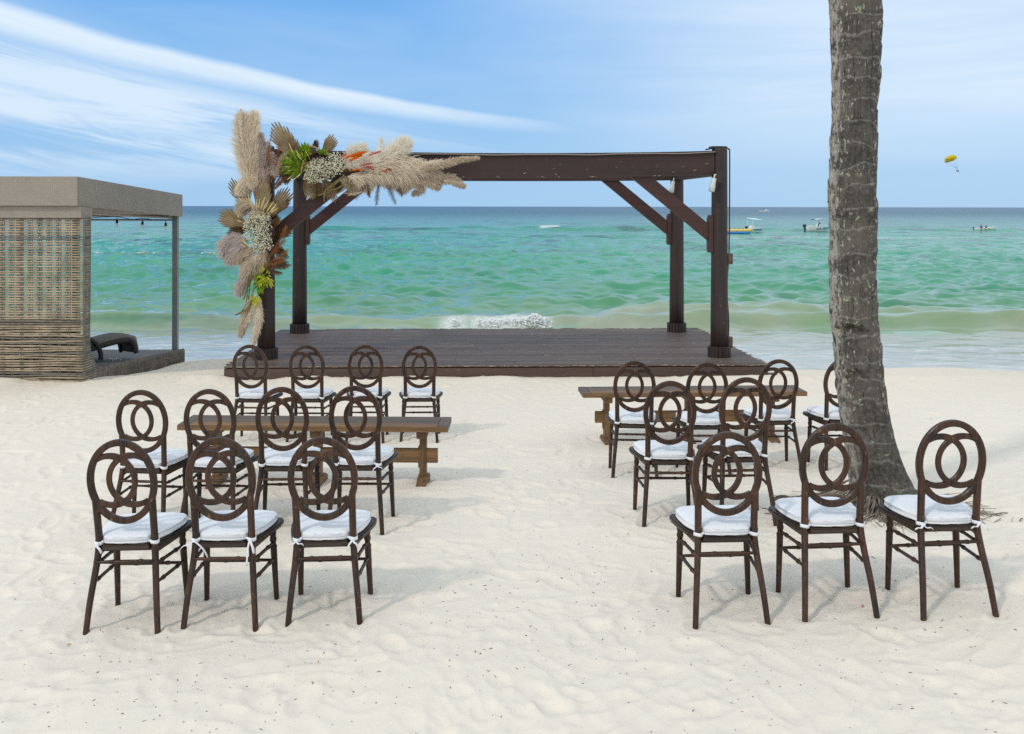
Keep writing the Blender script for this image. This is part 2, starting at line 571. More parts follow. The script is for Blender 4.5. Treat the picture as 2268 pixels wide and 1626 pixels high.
def make_bark():
    m, b, p, out = mat('palm_bark')
    tc = b.node('ShaderNodeTexCoord')
    _x, _y, z = b.sep(tc.outputs['Object'])
    ac = b.node('ShaderNodeAttribute'); ac.attribute_name = 'around_x'
    as_ = b.node('ShaderNodeAttribute'); as_.attribute_name = 'around_y'
    x = b.m('MULTIPLY', ac.outputs['Fac'], 0.16); y = b.m('MULTIPLY', as_.outputs['Fac'], 0.16)
    ang = b.m('ARCTAN2', y, b.m('MULTIPLY', x, -1.0))
    ang = b.m('ARCTAN2', x, b.m('MULTIPLY', y, -1.0))
    fine = b.noise(tc.outputs['Object'], 38, 7, 0.68, 0.3)
    big = b.noise(tc.outputs['Object'], 4.5, 5, 0.6)
    c = b.mix(b.smooth(fine, 0.3, 0.7), (0.042, 0.037, 0.033), (0.112, 0.101, 0.089))
    c = b.mix(b.smooth(big, 0.35, 0.7, 0, 0.55), c, (0.19, 0.165, 0.135))
    # vertical splits
    sv = b.noise(b.comb(b.m('MULTIPLY', ang, 16.0), b.m('MULTIPLY', z, 5.0), big), 1.0, 4, 0.6, 0.4)
    split = b.m('MULTIPLY', b.smooth(sv, 0.62, 0.70), b.smooth(fine, 0.35, 0.55))
    c = b.mix(b.m('MULTIPLY', split, 0.8), c, (0.025, 0.02, 0.017))
    # leaf-scar rings: paler line
    rn = b.m('ADD', b.m('MULTIPLY', z, 7.2), b.m('MULTIPLY', b.noise(b.comb(x, y, b.m('MULTIPLY', z, 1.2)), 3.0, 3, 0.5), 1.7))
    fr = b.m('FRACT', rn)
    ring = b.m('MULTIPLY', b.smooth(fr, 0.86, 0.95), b.smooth(fine, 0.30, 0.55))
    c = b.mix(b.m('MULTIPLY', ring, 0.42), c, (0.31, 0.295, 0.26))
    # lichen: pale flecks, denser on the flanks
    lv = b.comb(b.m('MULTIPLY', ang, 5.0), b.m('MULTIPLY', z, 13.0), 0)
    ln = b.noise(lv, 1.5, 6, 0.6, 0.4)
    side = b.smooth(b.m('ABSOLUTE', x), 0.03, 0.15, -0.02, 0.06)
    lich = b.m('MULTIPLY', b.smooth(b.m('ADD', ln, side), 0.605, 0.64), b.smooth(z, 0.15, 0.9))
    c = b.mix(b.m('MULTIPLY', lich, 0.85), c, (0.42, 0.38, 0.31))
    l2 = b.noise(tc.outputs['Object'], 23, 4, 0.6, 1.0)
    sm_l = b.m('MULTIPLY', b.smooth(l2, 0.63, 0.66), b.smooth(big, 0.4, 0.55))
    c = b.mix(b.m('MULTIPLY', sm_l, 0.8), c, (0.36, 0.42, 0.27))
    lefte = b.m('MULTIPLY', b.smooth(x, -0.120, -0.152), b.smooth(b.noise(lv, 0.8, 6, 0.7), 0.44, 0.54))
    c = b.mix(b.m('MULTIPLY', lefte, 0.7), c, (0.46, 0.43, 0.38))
    b.put(p.inputs['Base Color'], c)
    p.inputs['Roughness'].default_value = 0.95
    p.inputs['Specular IOR Level'].default_value = 0.2
    h = b.m('SUBTRACT', b.m('ADD', fine, b.m('MULTIPLY', lich, 0.25)), b.m('MULTIPLY', split, 0.9))
    b.l.new(b.bump(h, 0.8, 0.012), p.inputs['Normal'])
    return m


def make_weave(name, c1, c2, sx=40.0, sz=60.0):
    m, b, p, out = mat(name)
    g = b.node('ShaderNodeNewGeometry')
    tc = b.node('ShaderNodeTexCoord')
    x, y, z = b.sep(tc.outputs['Object'])
    nx, ny, nz = b.sep(g.outputs['Normal'])
    hor = b.m('ADD', x, y)
    br = b.node('ShaderNodeTexBrick')
    b.put(br.inputs['Vector'], b.comb(b.m('MULTIPLY', hor, sx), b.m('MULTIPLY', z, sz), 0))
    br.inputs['Color1'].default_value = (*c1, 1); br.inputs['Color2'].default_value = (*c2, 1)
    br.inputs['Mortar'].default_value = (c1[0] * 0.6, c1[1] * 0.6, c1[2] * 0.6, 1)
    br.inputs['Mortar Size'].default_value = 0.06
    br.inputs['Mortar Smooth'].default_value = 0.5
    br.inputs['Brick Width'].default_value = 1.0
    br.inputs['Row Height'].default_value = 0.8
    br.inputs['Scale'].default_value = 1.0
    n = b.noise(tc.outputs['Object'], 3, 5, 0.6)
    c = b.mix(b.smooth(n, 0.3, 0.7, 0, 0.35), br.outputs['Color'], tuple(k * 1.25 for k in c2))
    b.put(p.inputs['Base Color'], c)
    p.inputs['Roughness'].default_value = 0.6
    wv = b.m('ADD', b.m('SUBTRACT', 1.0, br.outputs['Fac']), b.m('MULTIPLY', b.m('SINE', b.m('MULTIPLY', hor, sx * 6.28)), 0.3))
    b.l.new(b.bump(wv, 0.7, 0.006), p.inputs['Normal'])
    return m


def fibre(name, col, col2=None, trans=0.35, rough=0.8):
    """thin dried plant fibre: diffuse plus light shining through"""
    m, b, p, out = mat(name)
    b.n.remove(p)
    g = b.node('ShaderNodeTexCoord')
    oi = b.node('ShaderNodeObjectInfo')
    n = b.noise(g.outputs['Object'], 9, 4, 0.6)
    c = b.mix(b.smooth(n, 0.3, 0.7), col, col2 or tuple(k * 0.7 for k in col))
    c = b.mix(b.m('MULTIPLY', oi.outputs['Random'], 0.25), c, tuple(min(1, k * 0.75) for k in col))
    d = b.node('ShaderNodeBsdfDiffuse'); t = b.node('ShaderNodeBsdfTranslucent')
    b.l.new(c, d.inputs[0]); b.l.new(c, t.inputs[0])
    mx = b.node('ShaderNodeMixShader'); mx.inputs[0].default_value = trans
    b.l.new(d.outputs[0], mx.inputs[1]); b.l.new(t.outputs[0], mx.inputs[2])
    b.l.new(mx.outputs[0], out.inputs[0])
    return m


M = {}
M['sand'] = make_sand()
M['water'] = make_water()
M['bark'] = make_bark()
M['chair'] = wood('chair_stain', (0.011, 0.0065, 0.0045), (0.080, 0.033, 0.016), 'z', 0.36, 1.6, (0.24, 0.12, 0.05), 0.35, 0.15, spec=0.4)
M['chair_x'] = wood('chair_stain_across', (0.012, 0.0065, 0.0045), (0.085, 0.035, 0.017), 'x', 0.36, 1.6, (0.24, 0.12, 0.05), 0.35, 0.15, spec=0.4)
M['chair_seat'] = wood('chair_seat_stain', (0.018, 0.011, 0.008), (0.055, 0.032, 0.020), 'x', 0.42, 1.6, (0.20, 0.12, 0.06), 0.2, 0.15)
M['cloth'] = simple('white_cotton', (0.80, 0.80, 0.82), 0.9, spec=0.2, var=0.02, scale=8, bump=0.25, bscale=16, bdist=0.006)
M['zip'] = simple('zip_tape', (0.62, 0.62, 0.64), 0.7)
M['deck'] = wood('deck_paint', (0.090, 0.060, 0.046), (0.155, 0.112, 0.090), 'x', 0.62, 0.6, (0.27, 0.24, 0.21), 0.6, 0.3, spec=0.35, rand=0.45)
M['fascia'] = wood('fascia_paint', (0.060, 0.034, 0.025), (0.105, 0.064, 0.048), 'x', 0.6, 1.0, (0.24, 0.19, 0.15), 0.1, 0.4)
M['post'] = wood('post_stain', (0.014, 0.0085, 0.008), (0.044, 0.023, 0.019), 'z', 0.55, 1.0, (0.13, 0.095, 0.08), 0.1, 0.35, rand=0.1)
M['beam'] = wood('beam_stain', (0.024, 0.011, 0.009), (0.050, 0.022, 0.018), 'x', 0.6, 1.0, (0.20, 0.16, 0.13), 0.0, 0.35, rand=0.1)
M['brace'] = wood('brace_stain', (0.036, 0.0105, 0.008), (0.066, 0.021, 0.015), 'x', 0.5, 1.0, rand=0.1)
M['edge'] = simple('bare_wood_edge', (0.42, 0.33, 0.24), 0.8, var=0.4, scale=30)
M['bench_top'] = wood('bench_top_wood', (0.070, 0.046, 0.030), (0.155, 0.108, 0.072), 'x', 0.55, 1.0, (0.25, 0.18, 0.11), 0.0, 0.3)
M['bench'] = wood('bench_frame_wood', (0.105, 0.052, 0.019), (0.29, 0.155, 0.060), 'x', 0.6, 1.0, (0.32, 0.2, 0.09), 0.0, 0.3)
M['bench_z'] = wood('bench_leg_wood', (0.090, 0.046, 0.018), (0.25, 0.140, 0.058), 'z', 0.6, 1.0, (0.3, 0.19, 0.09), 0.0, 0.3)
M['roof_weave'] = make_weave('roof_weave', (0.38, 0.325, 0.27), (0.33, 0.28, 0.23))
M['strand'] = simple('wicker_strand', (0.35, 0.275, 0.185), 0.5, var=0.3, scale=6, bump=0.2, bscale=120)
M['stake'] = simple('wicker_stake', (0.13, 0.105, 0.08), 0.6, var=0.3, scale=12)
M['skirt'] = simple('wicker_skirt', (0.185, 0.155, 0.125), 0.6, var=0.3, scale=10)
M['gray_metal'] = simple('painted_metal', (0.20, 0.215, 0.21), 0.45, var=0.1, scale=4)
M['canopy_in'] = simple('canopy_lining', (0.42, 0.39, 0.34), 0.9)
M['floor_board'] = wood('cabana_floor_wood', (0.11, 0.10, 0.095), (0.23, 0.215, 0.20), 'x', 0.8, 1.0, (0.4, 0.38, 0.35), 0.2)
M['brown_board'] = wood('daybed_wood', (0.060, 0.034, 0.020), (0.13, 0.078, 0.045), 'x', 0.6)
M['dark_wicker'] = make_weave('dark_wicker', (0.030, 0.024, 0.024), (0.045, 0.038, 0.036), 60, 90)
M['taupe'] = simple('taupe_fabric', (0.19, 0.17, 0.15), 0.9, var=0.08)
M['black'] = simple('black_plastic', (0.012, 0.012, 0.013), 0.4)
M['white_plastic'] = simple('white_plastic', (0.56, 0.59, 0.56), 0.4, var=0.06)
M['pvc'] = simple('brown_conduit', (0.10, 0.055, 0.035), 0.5, var=0.3)
M['boat_white'] = simple('boat_gelcoat', (0.80, 0.81, 0.80), 0.25, var=0.04, scale=1)
M['boat_gray'] = simple('boat_gray', (0.30, 0.33, 0.36), 0.5)
M['boat_blue'] = simple('boat_blue', (0.03, 0.14, 0.36), 0.35)
M['boat_teal'] = simple('boat_teal', (0.05, 0.33, 0.42), 0.4)
M['engine'] = simple('engine_black', (0.03, 0.03, 0.035), 0.3)
M['canvas_pale'] = simple('pale_canvas', (0.62, 0.74, 0.78), 0.7)
M['canvas_dark'] = simple('dark_canvas', (0.03, 0.035, 0.06), 0.8)
M['banana_yellow'] = simple('inflatable_yellow', (0.80, 0.56, 0.14), 0.4)
M['banana_blue'] = simple('inflatable_blue', (0.03, 0.20, 0.60), 0.4)
M['red'] = simple('red_paint', (0.55, 0.04, 0.04), 0.5)
M['chute'] = fibre('parasail_nylon', (0.95, 0.72, 0.03), (0.90, 0.62, 0.02), 0.35)
M['ink'] = simple('black_print', (0.01, 0.01, 0.01), 0.7)
M['skin'] = simple('skin', (0.34, 0.18, 0.12), 0.6)
M['wear_dark'] = simple('dark_swimwear', (0.05, 0.02, 0.05), 0.8)
M['float'] = simple('buoy_orange', (0.72, 0.40, 0.22), 0.5, var=0.3)
M['float_white'] = simple('buoy_white', (0.72, 0.66, 0.52), 0.5)
M['rope'] = simple('rope', (0.36, 0.26, 0.14), 0.9, var=0.25, scale=60)
M['root'] = simple('root_fibre', (0.26, 0.21, 0.165), 0.95, var=0.4, scale=10)
M['husk'] = simple('coconut_husk', (0.13, 0.095, 0.07), 0.95, var=0.4, scale=14, bump=0.8, bscale=50, bdist=0.01)
M['twig'] = simple('dry_twig', (0.11, 0.080, 0.060), 0.95, var=0.4, scale=4)
M['shell'] = simple('shell_grit', (0.80, 0.78, 0.73), 0.8)
M['yellow_leaf'] = simple('yellow_leaf', (0.55, 0.34, 0.08), 0.8, var=0.3)
M['green_leaf'] = simple('dry_green_leaf', (0.22, 0.28, 0.06), 0.8, var=0.3)
M['petal'] = simple('pink_petal', (0.60, 0.03, 0.14), 0.7)
M['frond'] = fibre('palm_frond', (0.07, 0.13, 0.03), (0.05, 0.09, 0.02), 0.3)
M['plume_cream'] = fibre('plume_cream', (0.90, 0.80, 0.65), (0.80, 0.69, 0.54), 0.4)
M['plume_white'] = fibre('plume_white', (0.95, 0.90, 0.80), (0.88, 0.80, 0.67), 0.4)
M['plume_beige'] = fibre('plume_beige', (0.72, 0.60, 0.47), (0.60, 0.49, 0.37), 0.4)
M['plume_mauve'] = fibre('plume_mauve', (0.68, 0.58, 0.54), (0.56, 0.47, 0.43), 0.4)
M['fan'] = fibre('dried_fan_leaf', (0.56, 0.42, 0.25), (0.40, 0.285, 0.16), 0.3)
M['fan_dark'] = fibre('dark_fan_leaf', (0.34, 0.21, 0.10), (0.22, 0.13, 0.065), 0.2)
M['fan_light'] = fibre('light_fan_leaf', (0.60, 0.47, 0.28), (0.46, 0.34, 0.19), 0.2)
M['copper'] = fibre('copper_fern', (0.36, 0.15, 0.055), (0.22, 0.09, 0.04), 0.2)
M['brown_fern'] = fibre('brown_fern', (0.17, 0.105, 0.075), (0.10, 0.06, 0.042), 0.2)
M['spike'] = fibre('cream_spike', (0.80, 0.70, 0.38), (0.68, 0.56, 0.28), 0.2)
M['green'] = fibre('fresh_leaf', (0.28, 0.42, 0.03), (0.14, 0.26, 0.02), 0.35)
M['lime'] = fibre('lime_flower', (0.66, 0.64, 0.06), (0.48, 0.52, 0.05), 0.35)
M['breath'] = fibre('tiny_white_flower', (0.93, 0.90, 0.74), (0.80, 0.76, 0.56), 0.3)
M['breath_stem'] = fibre('flower_stem', (0.26, 0.26, 0.13), (0.2, 0.2, 0.1), 0.2)
M['orange'] = fibre('orange_plume', (0.85, 0.20, 0.015), (0.75, 0.14, 0.01), 0.2)
M['pink'] = fibre('pink_plume', (0.66, 0.20, 0.17), (0.55, 0.14, 0.13), 0.2)
M['amaranth'] = fibre('hanging_amaranth', (0.32, 0.27, 0.12), (0.22, 0.18, 0.08), 0.2)

glass_m, gb, gp, _ = mat('bulb_glass')
gp.inputs['Base Color'].default_value = (0.95, 0.85, 0.7, 1)
gp.inputs['Transmission Weight'].default_value = 0.8
gp.inputs['Roughness'].default_value = 0.05
M['glass'] = glass_m

# ------------------------------------------------------------------ where things stand
CHAIR_H, RING_W = 0.90, 0.332
# (ring centre x, ring top y, ring width) measured on the photograph, then label and options
CH = [
    ('lf1', 265.5, 970, 156.8), ('lf2', 489.5, 965, 155.9), ('lf3', 715, 965, 155.0),
    ('lm1', 313, 862, 117.0), ('lm2', 466, 860, 117.5), ('lm3', 625.3, 855.5, 118.1), ('lm4', 791.5, 852.8, 118.9),
    ('lb1', 554.9, 762.8, 80.3), ('lb2', 680, 763.5, 79.8), ('lb3', 809.7, 762.9, 79.0), ('lb4', 929, 764.5, 78.2),
    ('rb1', 1406, 798.4, 93.8), ('rb2', 1566, 801.4, 93.8), ('rb3', 1723, 794.7, 91.5), ('rb4', 1869, 791.7, 92.0),
    ('rm1', 1483.7, 842, 117.6), ('rm2', 1650, 834, 119.0),
    ('rf1', 1613.5, 947.9, 155.7), ('rf2', 1851, 929, 155.3), ('rf3', 2110, 921.5, 156.7)]
chairs = {}
for k, cx_, yt, w in CH:
    Y = F * RING_W / w
    p = P(cx_, yt, Y)
    chairs[k] = Vector((p.x + (0.012 if k == 'lf1' else 0), Y + 0.03, p.z - CHAIR_H - (0.012 if k[:2] == 'rf' else 0)))

ctrl = [(v.x, v.y + 0.05, v.z + (0.034 if k[:2] == 'lf' else 0.004)) for k, v in chairs.items()]
ctrl += [(-1.0, 7.2, -0.06), (-2.1, 7.2, -0.05), (1.0, 9.0, -0.17), (2.6, 9.0, -0.15), (2.55, 6.4, 0.03), (0.2, 6.0, 0.0)]
ctrl = np.array(ctrl)
prof = np.array([(-30, 0.3), (0, 0.04), (3, 0.02), (4.6, 0.0), (6, -0.01), (7.2, -0.05), (9, -0.17), (11, -0.20), (12.6, -0.20)])


def base_profile(x, y):
    z = np.interp(y, prof[:, 0], prof[:, 1])
    z = z + 0.045 * np.clip(x, -3, 3.5) * np.clip((9 - y) / 4, 0, 1)
    return z


_res = ctrl[:, 2] - base_profile(ctrl[:, 0], ctrl[:, 1])


def ground(x, y):
    """smooth height of the beach without footprints"""
    x = np.asarray(x, float); y = np.asarray(y, float)
    z = base_profile(x, y)
    num = np.zeros_like(z); den = np.full_like(z, 0.10)
    for (cx_, cy_, _), r in zip(ctrl, _res):
        w = np.exp(-((x - cx_) ** 2 + (y - cy_) ** 2) / (2 * 0.55 ** 2))
        num += w * r; den += w
    z = z + num / den
    # crest of the beach, then the steep face down to the sea
    yc = 14.35 - 0.75 / (1 + np.exp(-(x - 0.0) * 1.2)) + 0.10 * np.sin(x * 1.3) + 0.06 * np.sin(x * 3.1 + 1)
    s = y - 12.6
    zc = -0.20 - 0.10 * np.clip(s / 1.2, 0, 1)
    zz = np.where(y > 12.6, zc, z)
    dd = np.maximum(y - yc, 0)
    drop = np.where(dd < 0.5, dd * dd * 0.26, 0.065 + (dd - 0.5) * 0.215)
    zz = zz - np.minimum(drop, 5.5)
    zz = zz - 0.085 * np.clip(y - 12.3, 0, 3.2) / (1 + np.exp((x + 4.95) * 9))
    return zz


def gz(x, y):
    return float(ground(np.array([x]), np.array([y]))[0])


# ------------------------------------------------------------------ the beach: one sheet
def make_beach():
    ys = [-30, -20, -12, -6, -2, 0, 1.2, 2.0, 2.5, 2.8]
    y = 3.0
    while y < 15.2:
        ys.append(y); y += 0.0022 * y + 0.0045
    y = 15.3
    while y < 30: ys.append(y); y += 0.25
    ys += [32, 36, 42, 50, 70, 100]
    us = list(np.linspace(-0.62, 0.60, 780))
    us = [-14, -8, -5, -3, -2, -1.5, -1.2, -1.0, -0.85, -0.75, -0.68] + us + [0.66, 0.74, 0.85, 1.0, 1.2, 1.5, 2, 3, 5, 8, 14]
    ys = np.array(ys); us = np.array(us)
    sc = np.clip(ys, 4.0, 16.0)
    X = us[None, :] * sc[:, None]
    Y = np.repeat(ys[:, None], len(us), 1)
    Z = ground(X, Y)
    near = np.clip((15.5 - Y) / 1.5, 0, 1)
    n = vnoise
    near = near * np.clip(0.45 + (Y - 3.6) * 0.2, 0.45, 1.0)
    Z += near * (0.010 * n(X * 1.1 + 3, Y * 1.3, 1) + 0.005 * n(X * 2.6, Y * 3.1, 2) + 0.005 * n(X * 5.5, Y * 7.0, 3) * (0.5 + 0.5 * n(X * 0.8, Y * 0.8, 9))
                 + 0.0024 * n(X * 13, Y * 16, 4) + 0.0010 * n(X * 34, Y * 38, 5))
    # heaped sand along the deck skirt and the cabana
    Z += 0.05 * np.exp(-((Y - 12.3) / 0.25) ** 2) * np.clip(n(X * 1.6, Y * 0.5, 6) + 0.25, 0, 1) * (X > -4) * (X < 4)
    Z += 0.07 * np.exp(-((Y - 12.05) / 0.22) ** 2) * np.clip(n(X * 2.1 + 7, Y * 0.5, 8) + 0.35, 0, 1) * (X < -5.0)
    # footprints: shallow hollows with a low rim
    r = np.random.default_rng(11)
    prints = []
    for i in range(2300):
        yy = 3.2 + (r.random() ** 1.25) * 10.3
        xx = r.uniform(-0.6, 0.6) * yy
        prints.append((xx, yy, r.uniform(0, PI), r.uniform(0.06, 0.15), r.uniform(0.035, 0.06), r.uniform(0.0025, 0.011)))
    for k, v in chairs.items():                      # dimples where chair feet stand
        for fx, fy in ((-.172, -.10), (.172, -.10), (-.17, .265), (.17, .265)):
            prints.append((v.x + fx, v.y + fy, 0, 0.042, 0.042, 0.012))
    for (px, py, a, la, lb, dep) in prints:
        ext = max(la, lb) * 2.4
        i0, i1 = np.searchsorted(ys, [py - ext, py + ext])
        if i1 <= i0: continue
        s0 = sc[i0]; s1 = sc[i1 - 1]
        lo = min((px - ext) / s0, (px - ext) / s1); hi = max((px + ext) / s0, (px + ext) / s1)
        j0, j1 = np.searchsorted(us, [lo, hi])
        if j1 <= j0: continue
        xs = X[i0:i1, j0:j1] - px; yy = Y[i0:i1, j0:j1] - py
        ca, sa = math.cos(a), math.sin(a)
        uu = (xs * ca + yy * sa) / la; vv = (-xs * sa + yy * ca) / lb
        q = uu * uu + vv * vv
        dep *= min(1.0, 0.55 + max(0, py - 3.6) * 0.18)
        Z[i0:i1, j0:j1] += dep * (-np.exp(-q * q * 0.9) + 0.42 * np.exp(-((np.sqrt(q) - 1.45) / 0.32) ** 2))
    V = np.stack([X, Y, Z], -1).reshape(-1, 3)
    o = np_mesh('sand', V, grid_faces(len(ys), len(us)), M['sand'], True, kind='structure')
    return o, (ys, us, sc, Z)


beach, BG = make_beach()


def sand_z(x, y):
    """height of the finished beach mesh"""
    ys, us, sc, Z = BG
    i = int(np.clip(np.searchsorted(ys, y), 1, len(ys) - 1))
    s = min(max(y, 4.0), 16.0)
    j = int(np.clip(np.searchsorted(us, x / s), 1, len(us) - 1))
    return float(Z[i, j])


# ------------------------------------------------------------------ the sea
SEA = -2.0


def make_sea():
    H = EYE - SEA
    pix = list(np.arange(200, 12, -0.22)) + list(np.arange(12, 3, -0.16)) + [2.6, 2.2, 1.8, 1.4, 1.0, 0.7, 0.45, 0.3, 0.2]
    ys = np.array([H * 971 / k for k in pix])
    us = np.concatenate([[-9, -6, -4, -2.5, -1.7, -1.2, -0.95, -0.8, -0.7], np.linspace(-0.60, 0.60, 500), [0.68, 0.8, 0.95, 1.2, 1.7, 2.5, 4, 6, 9]])
    X = us[None, :] * ys[:, None]
    Y = np.repeat(ys[:, None], len(us), 1)
    dY = np.gradient(ys)[:, None]
    Z = np.zeros_like(X)
    r = np.random.default_rng(3)
    for i in range(80):
        lam = 0.55 * (1.062 ** i) * r.uniform(0.9, 1.1)          # 0.55 .. ~65 m
        th = r.normal(0.08, 0.62 if lam < 4 else 0.35)
        k = 2 * PI / lam
        amp = 0.021 * lam ** 0.75 * (0.85 if lam < 1.1 else 1.5 if lam < 1.6 else 1.5 * (1.6 / lam) ** 1.0)
        fade = np.clip((lam / np.abs(dY) - 1.8) / 1.6, 0, 1)
        ph = k * (X * math.sin(th) + Y * math.cos(th)) + r.uniform(0, 6.28) + 0.7 * vnoise(X / lam / 3, Y / lam / 3, i)
        w = np.sin(ph)
        w = 1 - 2 * np.abs(np.sin(ph / 2)) ** 1.3 if lam > 1.2 else w
        grp = 0.45 + 0.95 * vnoise(X / (lam * 6) + i, Y / (lam * 6), 40 + i)
        Z += amp * fade * w * np.clip(grp, 0, 2)
    calm = np.clip((Y - 26) / 15, 0.12, 1.0)
    Z *= calm
    # rollers close to the beach
    foam = np.zeros_like(Z)
    def roller(y0, amp, wid, slope, xr=None, seed=0, foam_on=None):
        nonlocal Z, foam
        yc = y0 + slope * X + 0.7 * vnoise(X * 0.22 + seed, X * 0 + 0.5, 70 + seed) + 0.22 * vnoise(X * 0.9 + seed, X * 0 + 0.5, 71 + seed)
        d = (Y - yc) / wid
        prof_ = np.where(d < 0, np.exp(-(d / 0.55) ** 2), np.exp(-(d / 1.5) ** 2))
        a = amp * (0.72 + 0.5 * vnoise(X * 0.18 + seed * 3, X * 0 + 2.5, 80 + seed))
        if xr: a = a * np.clip((X - xr[0]) / 3, 0, 1) * np.clip((xr[1] - X) / 3, 0, 1)
        Z += a * prof_
        if foam_on:
            fx = np.exp(-(np.maximum(np.abs(X - foam_on[0]) - foam_on[1], 0) / 0.35) ** 2)
            fy = np.clip(1 - np.abs(d + 0.45) / 1.0, 0, 1) ** 0.6
            foam = np.maximum(foam, fx * fy * foam_on[2])
    roller(32.6, 0.62, 1.1, -0.02, None, 0, (0.3, 1.0, 0.9))
    roller(32.4, 0.0, 1.3, -0.02, None, 0, (-1.55, 0.15, 0.8))
    roller(34.3, 0.55, 1.5, 0.06, (2, 40), 1)
    roller(29.6, 0.16, 1.0, 0.03, (4, 30), 2)
    roller(40.5, 0.36, 1.5, 0.03, None, 3)
    roller(48.0, 0.34, 1.8, -0.02, None, 4)
    roller(61, 0.25, 2.4, 0.02, None, 5)
    roller(168, 0.55, 4.0, 0.0, (-40, 90), 6)
    roller(185, 0.5, 4.0, 0.0, (-10, 40), 8, (9.2, 1.6, 0.9))
    Z += foam * 0.10 * np.abs(vnoise(X * 9, Y * 9, 90)) * (Y < 60)
    V = np.stack([X, Y, Z + SEA], -1).reshape(-1, 3)
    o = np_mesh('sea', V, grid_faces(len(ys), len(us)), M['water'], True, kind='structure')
    at = o.data.attributes.new('foam', 'FLOAT', 'POINT')
    at.data.foreach_set('value', foam.astype(np.float32).ravel())
    return o


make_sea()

# splash of the small breaking wave, mid-picture
sp = MB()
rs = random.Random(5)
for i in range(900):
    x = rs.gauss(1.08, 0.20) if rs.random() < 0.34 else (rs.gauss(-1.55, 0.10) if rs.random() < 0.10 else rs.uniform(-0.85, 1.5))
    h = 0.15 * math.exp(-((x - 1.12) / 0.25) ** 2) + 0.0
    s = rs.uniform(0.012, 0.036)
    sp.ball((x, 32.0 + rs.gauss(0, 0.14), SEA + 0.30 + rs.uniform(-0.26, h)), s, 5, 3, (rs.uniform(0.8, 2.5), 1, rs.uniform(0.5, 1.2)))
M['foam'] = simple('sea_foam', (0.82, 0.82, 0.80), 0.9)
tag(sp.build('breaker_foam', M['foam']), 'white foam splash on the small wave breaking behind the deck', 'sea foam', kind='stuff')

# ------------------------------------------------------------------ deck and pergola
DYAW = R(2.2)
DO = Vector((-3.507, 12.38, 0))
DZ = -0.044
DW, DD = 6.97, 3.68


def D(u, v, z):
    return Vector((DO.x + u * math.cos(DYAW) - v * math.sin(DYAW), DO.y + u * math.sin(DYAW) + v * math.cos(DYAW), z))


deck = empty('wooden_deck', D(0, 0, DZ), DYAW, 'low dark brown painted plank platform on the sand under the pergola', 'deck')
rd_ = random.Random(21)
rows = 27
pw = DD / rows
plank_cache = {}
for i in range(rows):
    cuts = [0.0]
    x = rd_.choice([1.2, 1.9, 2.6, 3.3]) + rd_.uniform(-0.1, 0.1)
    while x < DW - 0.7:
        cuts.append(x); x += rd_.choice([1.8, 2.4, 3.0])
    cuts.append(DW)
    if i == 0: cuts = [0.0, 2.75, DW]
    for a, b in zip(cuts[:-1], cuts[1:]):
        m_ = MB()
        dz = rd_.uniform(-0.002, 0.002)
        m_.box((0, 0, 0), (b - a - 0.005, pw - 0.007, 0.026), bevel=0.002)
        o = m_.build('plank', M['deck'], deck)
        o.location = ((a + b) / 2, (i + 0.5) * pw, -0.013 + dz)
        o.rotation_euler = (0, rd_.uniform(-0.0008, 0.0008), 0)
m_ = MB()
m_.box((DW / 2, DD / 2, -0.12), (DW - 0.06, DD - 0.06, 0.18))
m_.build('under_frame', M['post'], deck)
for (a, b) in ((0.0, 2.3), (2.3, 4.7), (4.7, DW)):
    m_ = MB(); m_.box(((a + b) / 2, -0.012, -0.155), (b - a - 0.004, 0.022, 0.245), bevel=0.002)
    m_.build('fascia_board', M['fascia'], deck)
for s in (0, 1):
    m_ = MB(); m_.box((DW * s + (0.012 if s else -0.012), DD / 2, -0.155), (0.022, DD, 0.245), bevel=0.002)
    m_.build('fascia_board', M['fascia'], deck)
m_ = MB(); m_.box((DW / 2, DD + 0.012, -0.155), (DW, 0.022, 0.245)); m_.build('fascia_board', M['fascia'], deck)
# nosing trim with chipped pale edge
m_ = MB(); m_.box((DW / 2, -0.018, -0.010), (DW + 0.03, 0.034, 0.018), bevel=0.003); m_.build('edge_trim', M['deck'], deck)
ch = MB()
for i in range(150):
    x = rd_.uniform(0, DW)
    ch.box((x, -0.036, -0.008 + rd_.uniform(-0.006, 0.006)), (rd_.uniform(0.01, 0.07), 0.003, rd_.uniform(0.002, 0.005)))
for i in range(46):
    y = rd_.uniform(0, DD); s = rd_.random() < 0.6
    ch.box((DW + 0.012 if s else -0.012, y, 0.002), (0.03, rd_.uniform(0.03, 0.12), 0.006), Matrix.Rotation(rd_.uniform(-.1, .1), 3, 'Z'))
for i in range(70):
    ch.box((rd_.uniform(0, DW), DD + 0.01, 0.002), (rd_.uniform(0.05, 0.25), 0.02, 0.006))
ch.build('chipped_edge', M['edge'], deck, kind='stuff')
# corner feet visible at the left and right ends
for (u, v) in ((0.06, 0.05), (DW - 0.06, 0.05), (0.06, DD - 0.1), (DW - 0.06, DD - 0.1)):
    m_ = MB(); m_.box((u, v, -0.55), (0.10, 0.10, 0.74), bevel=0.004); m_.build('foot', M['post'], deck)
m_ = MB(); m_.box((DW + 0.10, 0.12, -0.21), (0.16, 0.28, 0.10), bevel=0.004); m_.build('step_block', M['fascia'], deck)

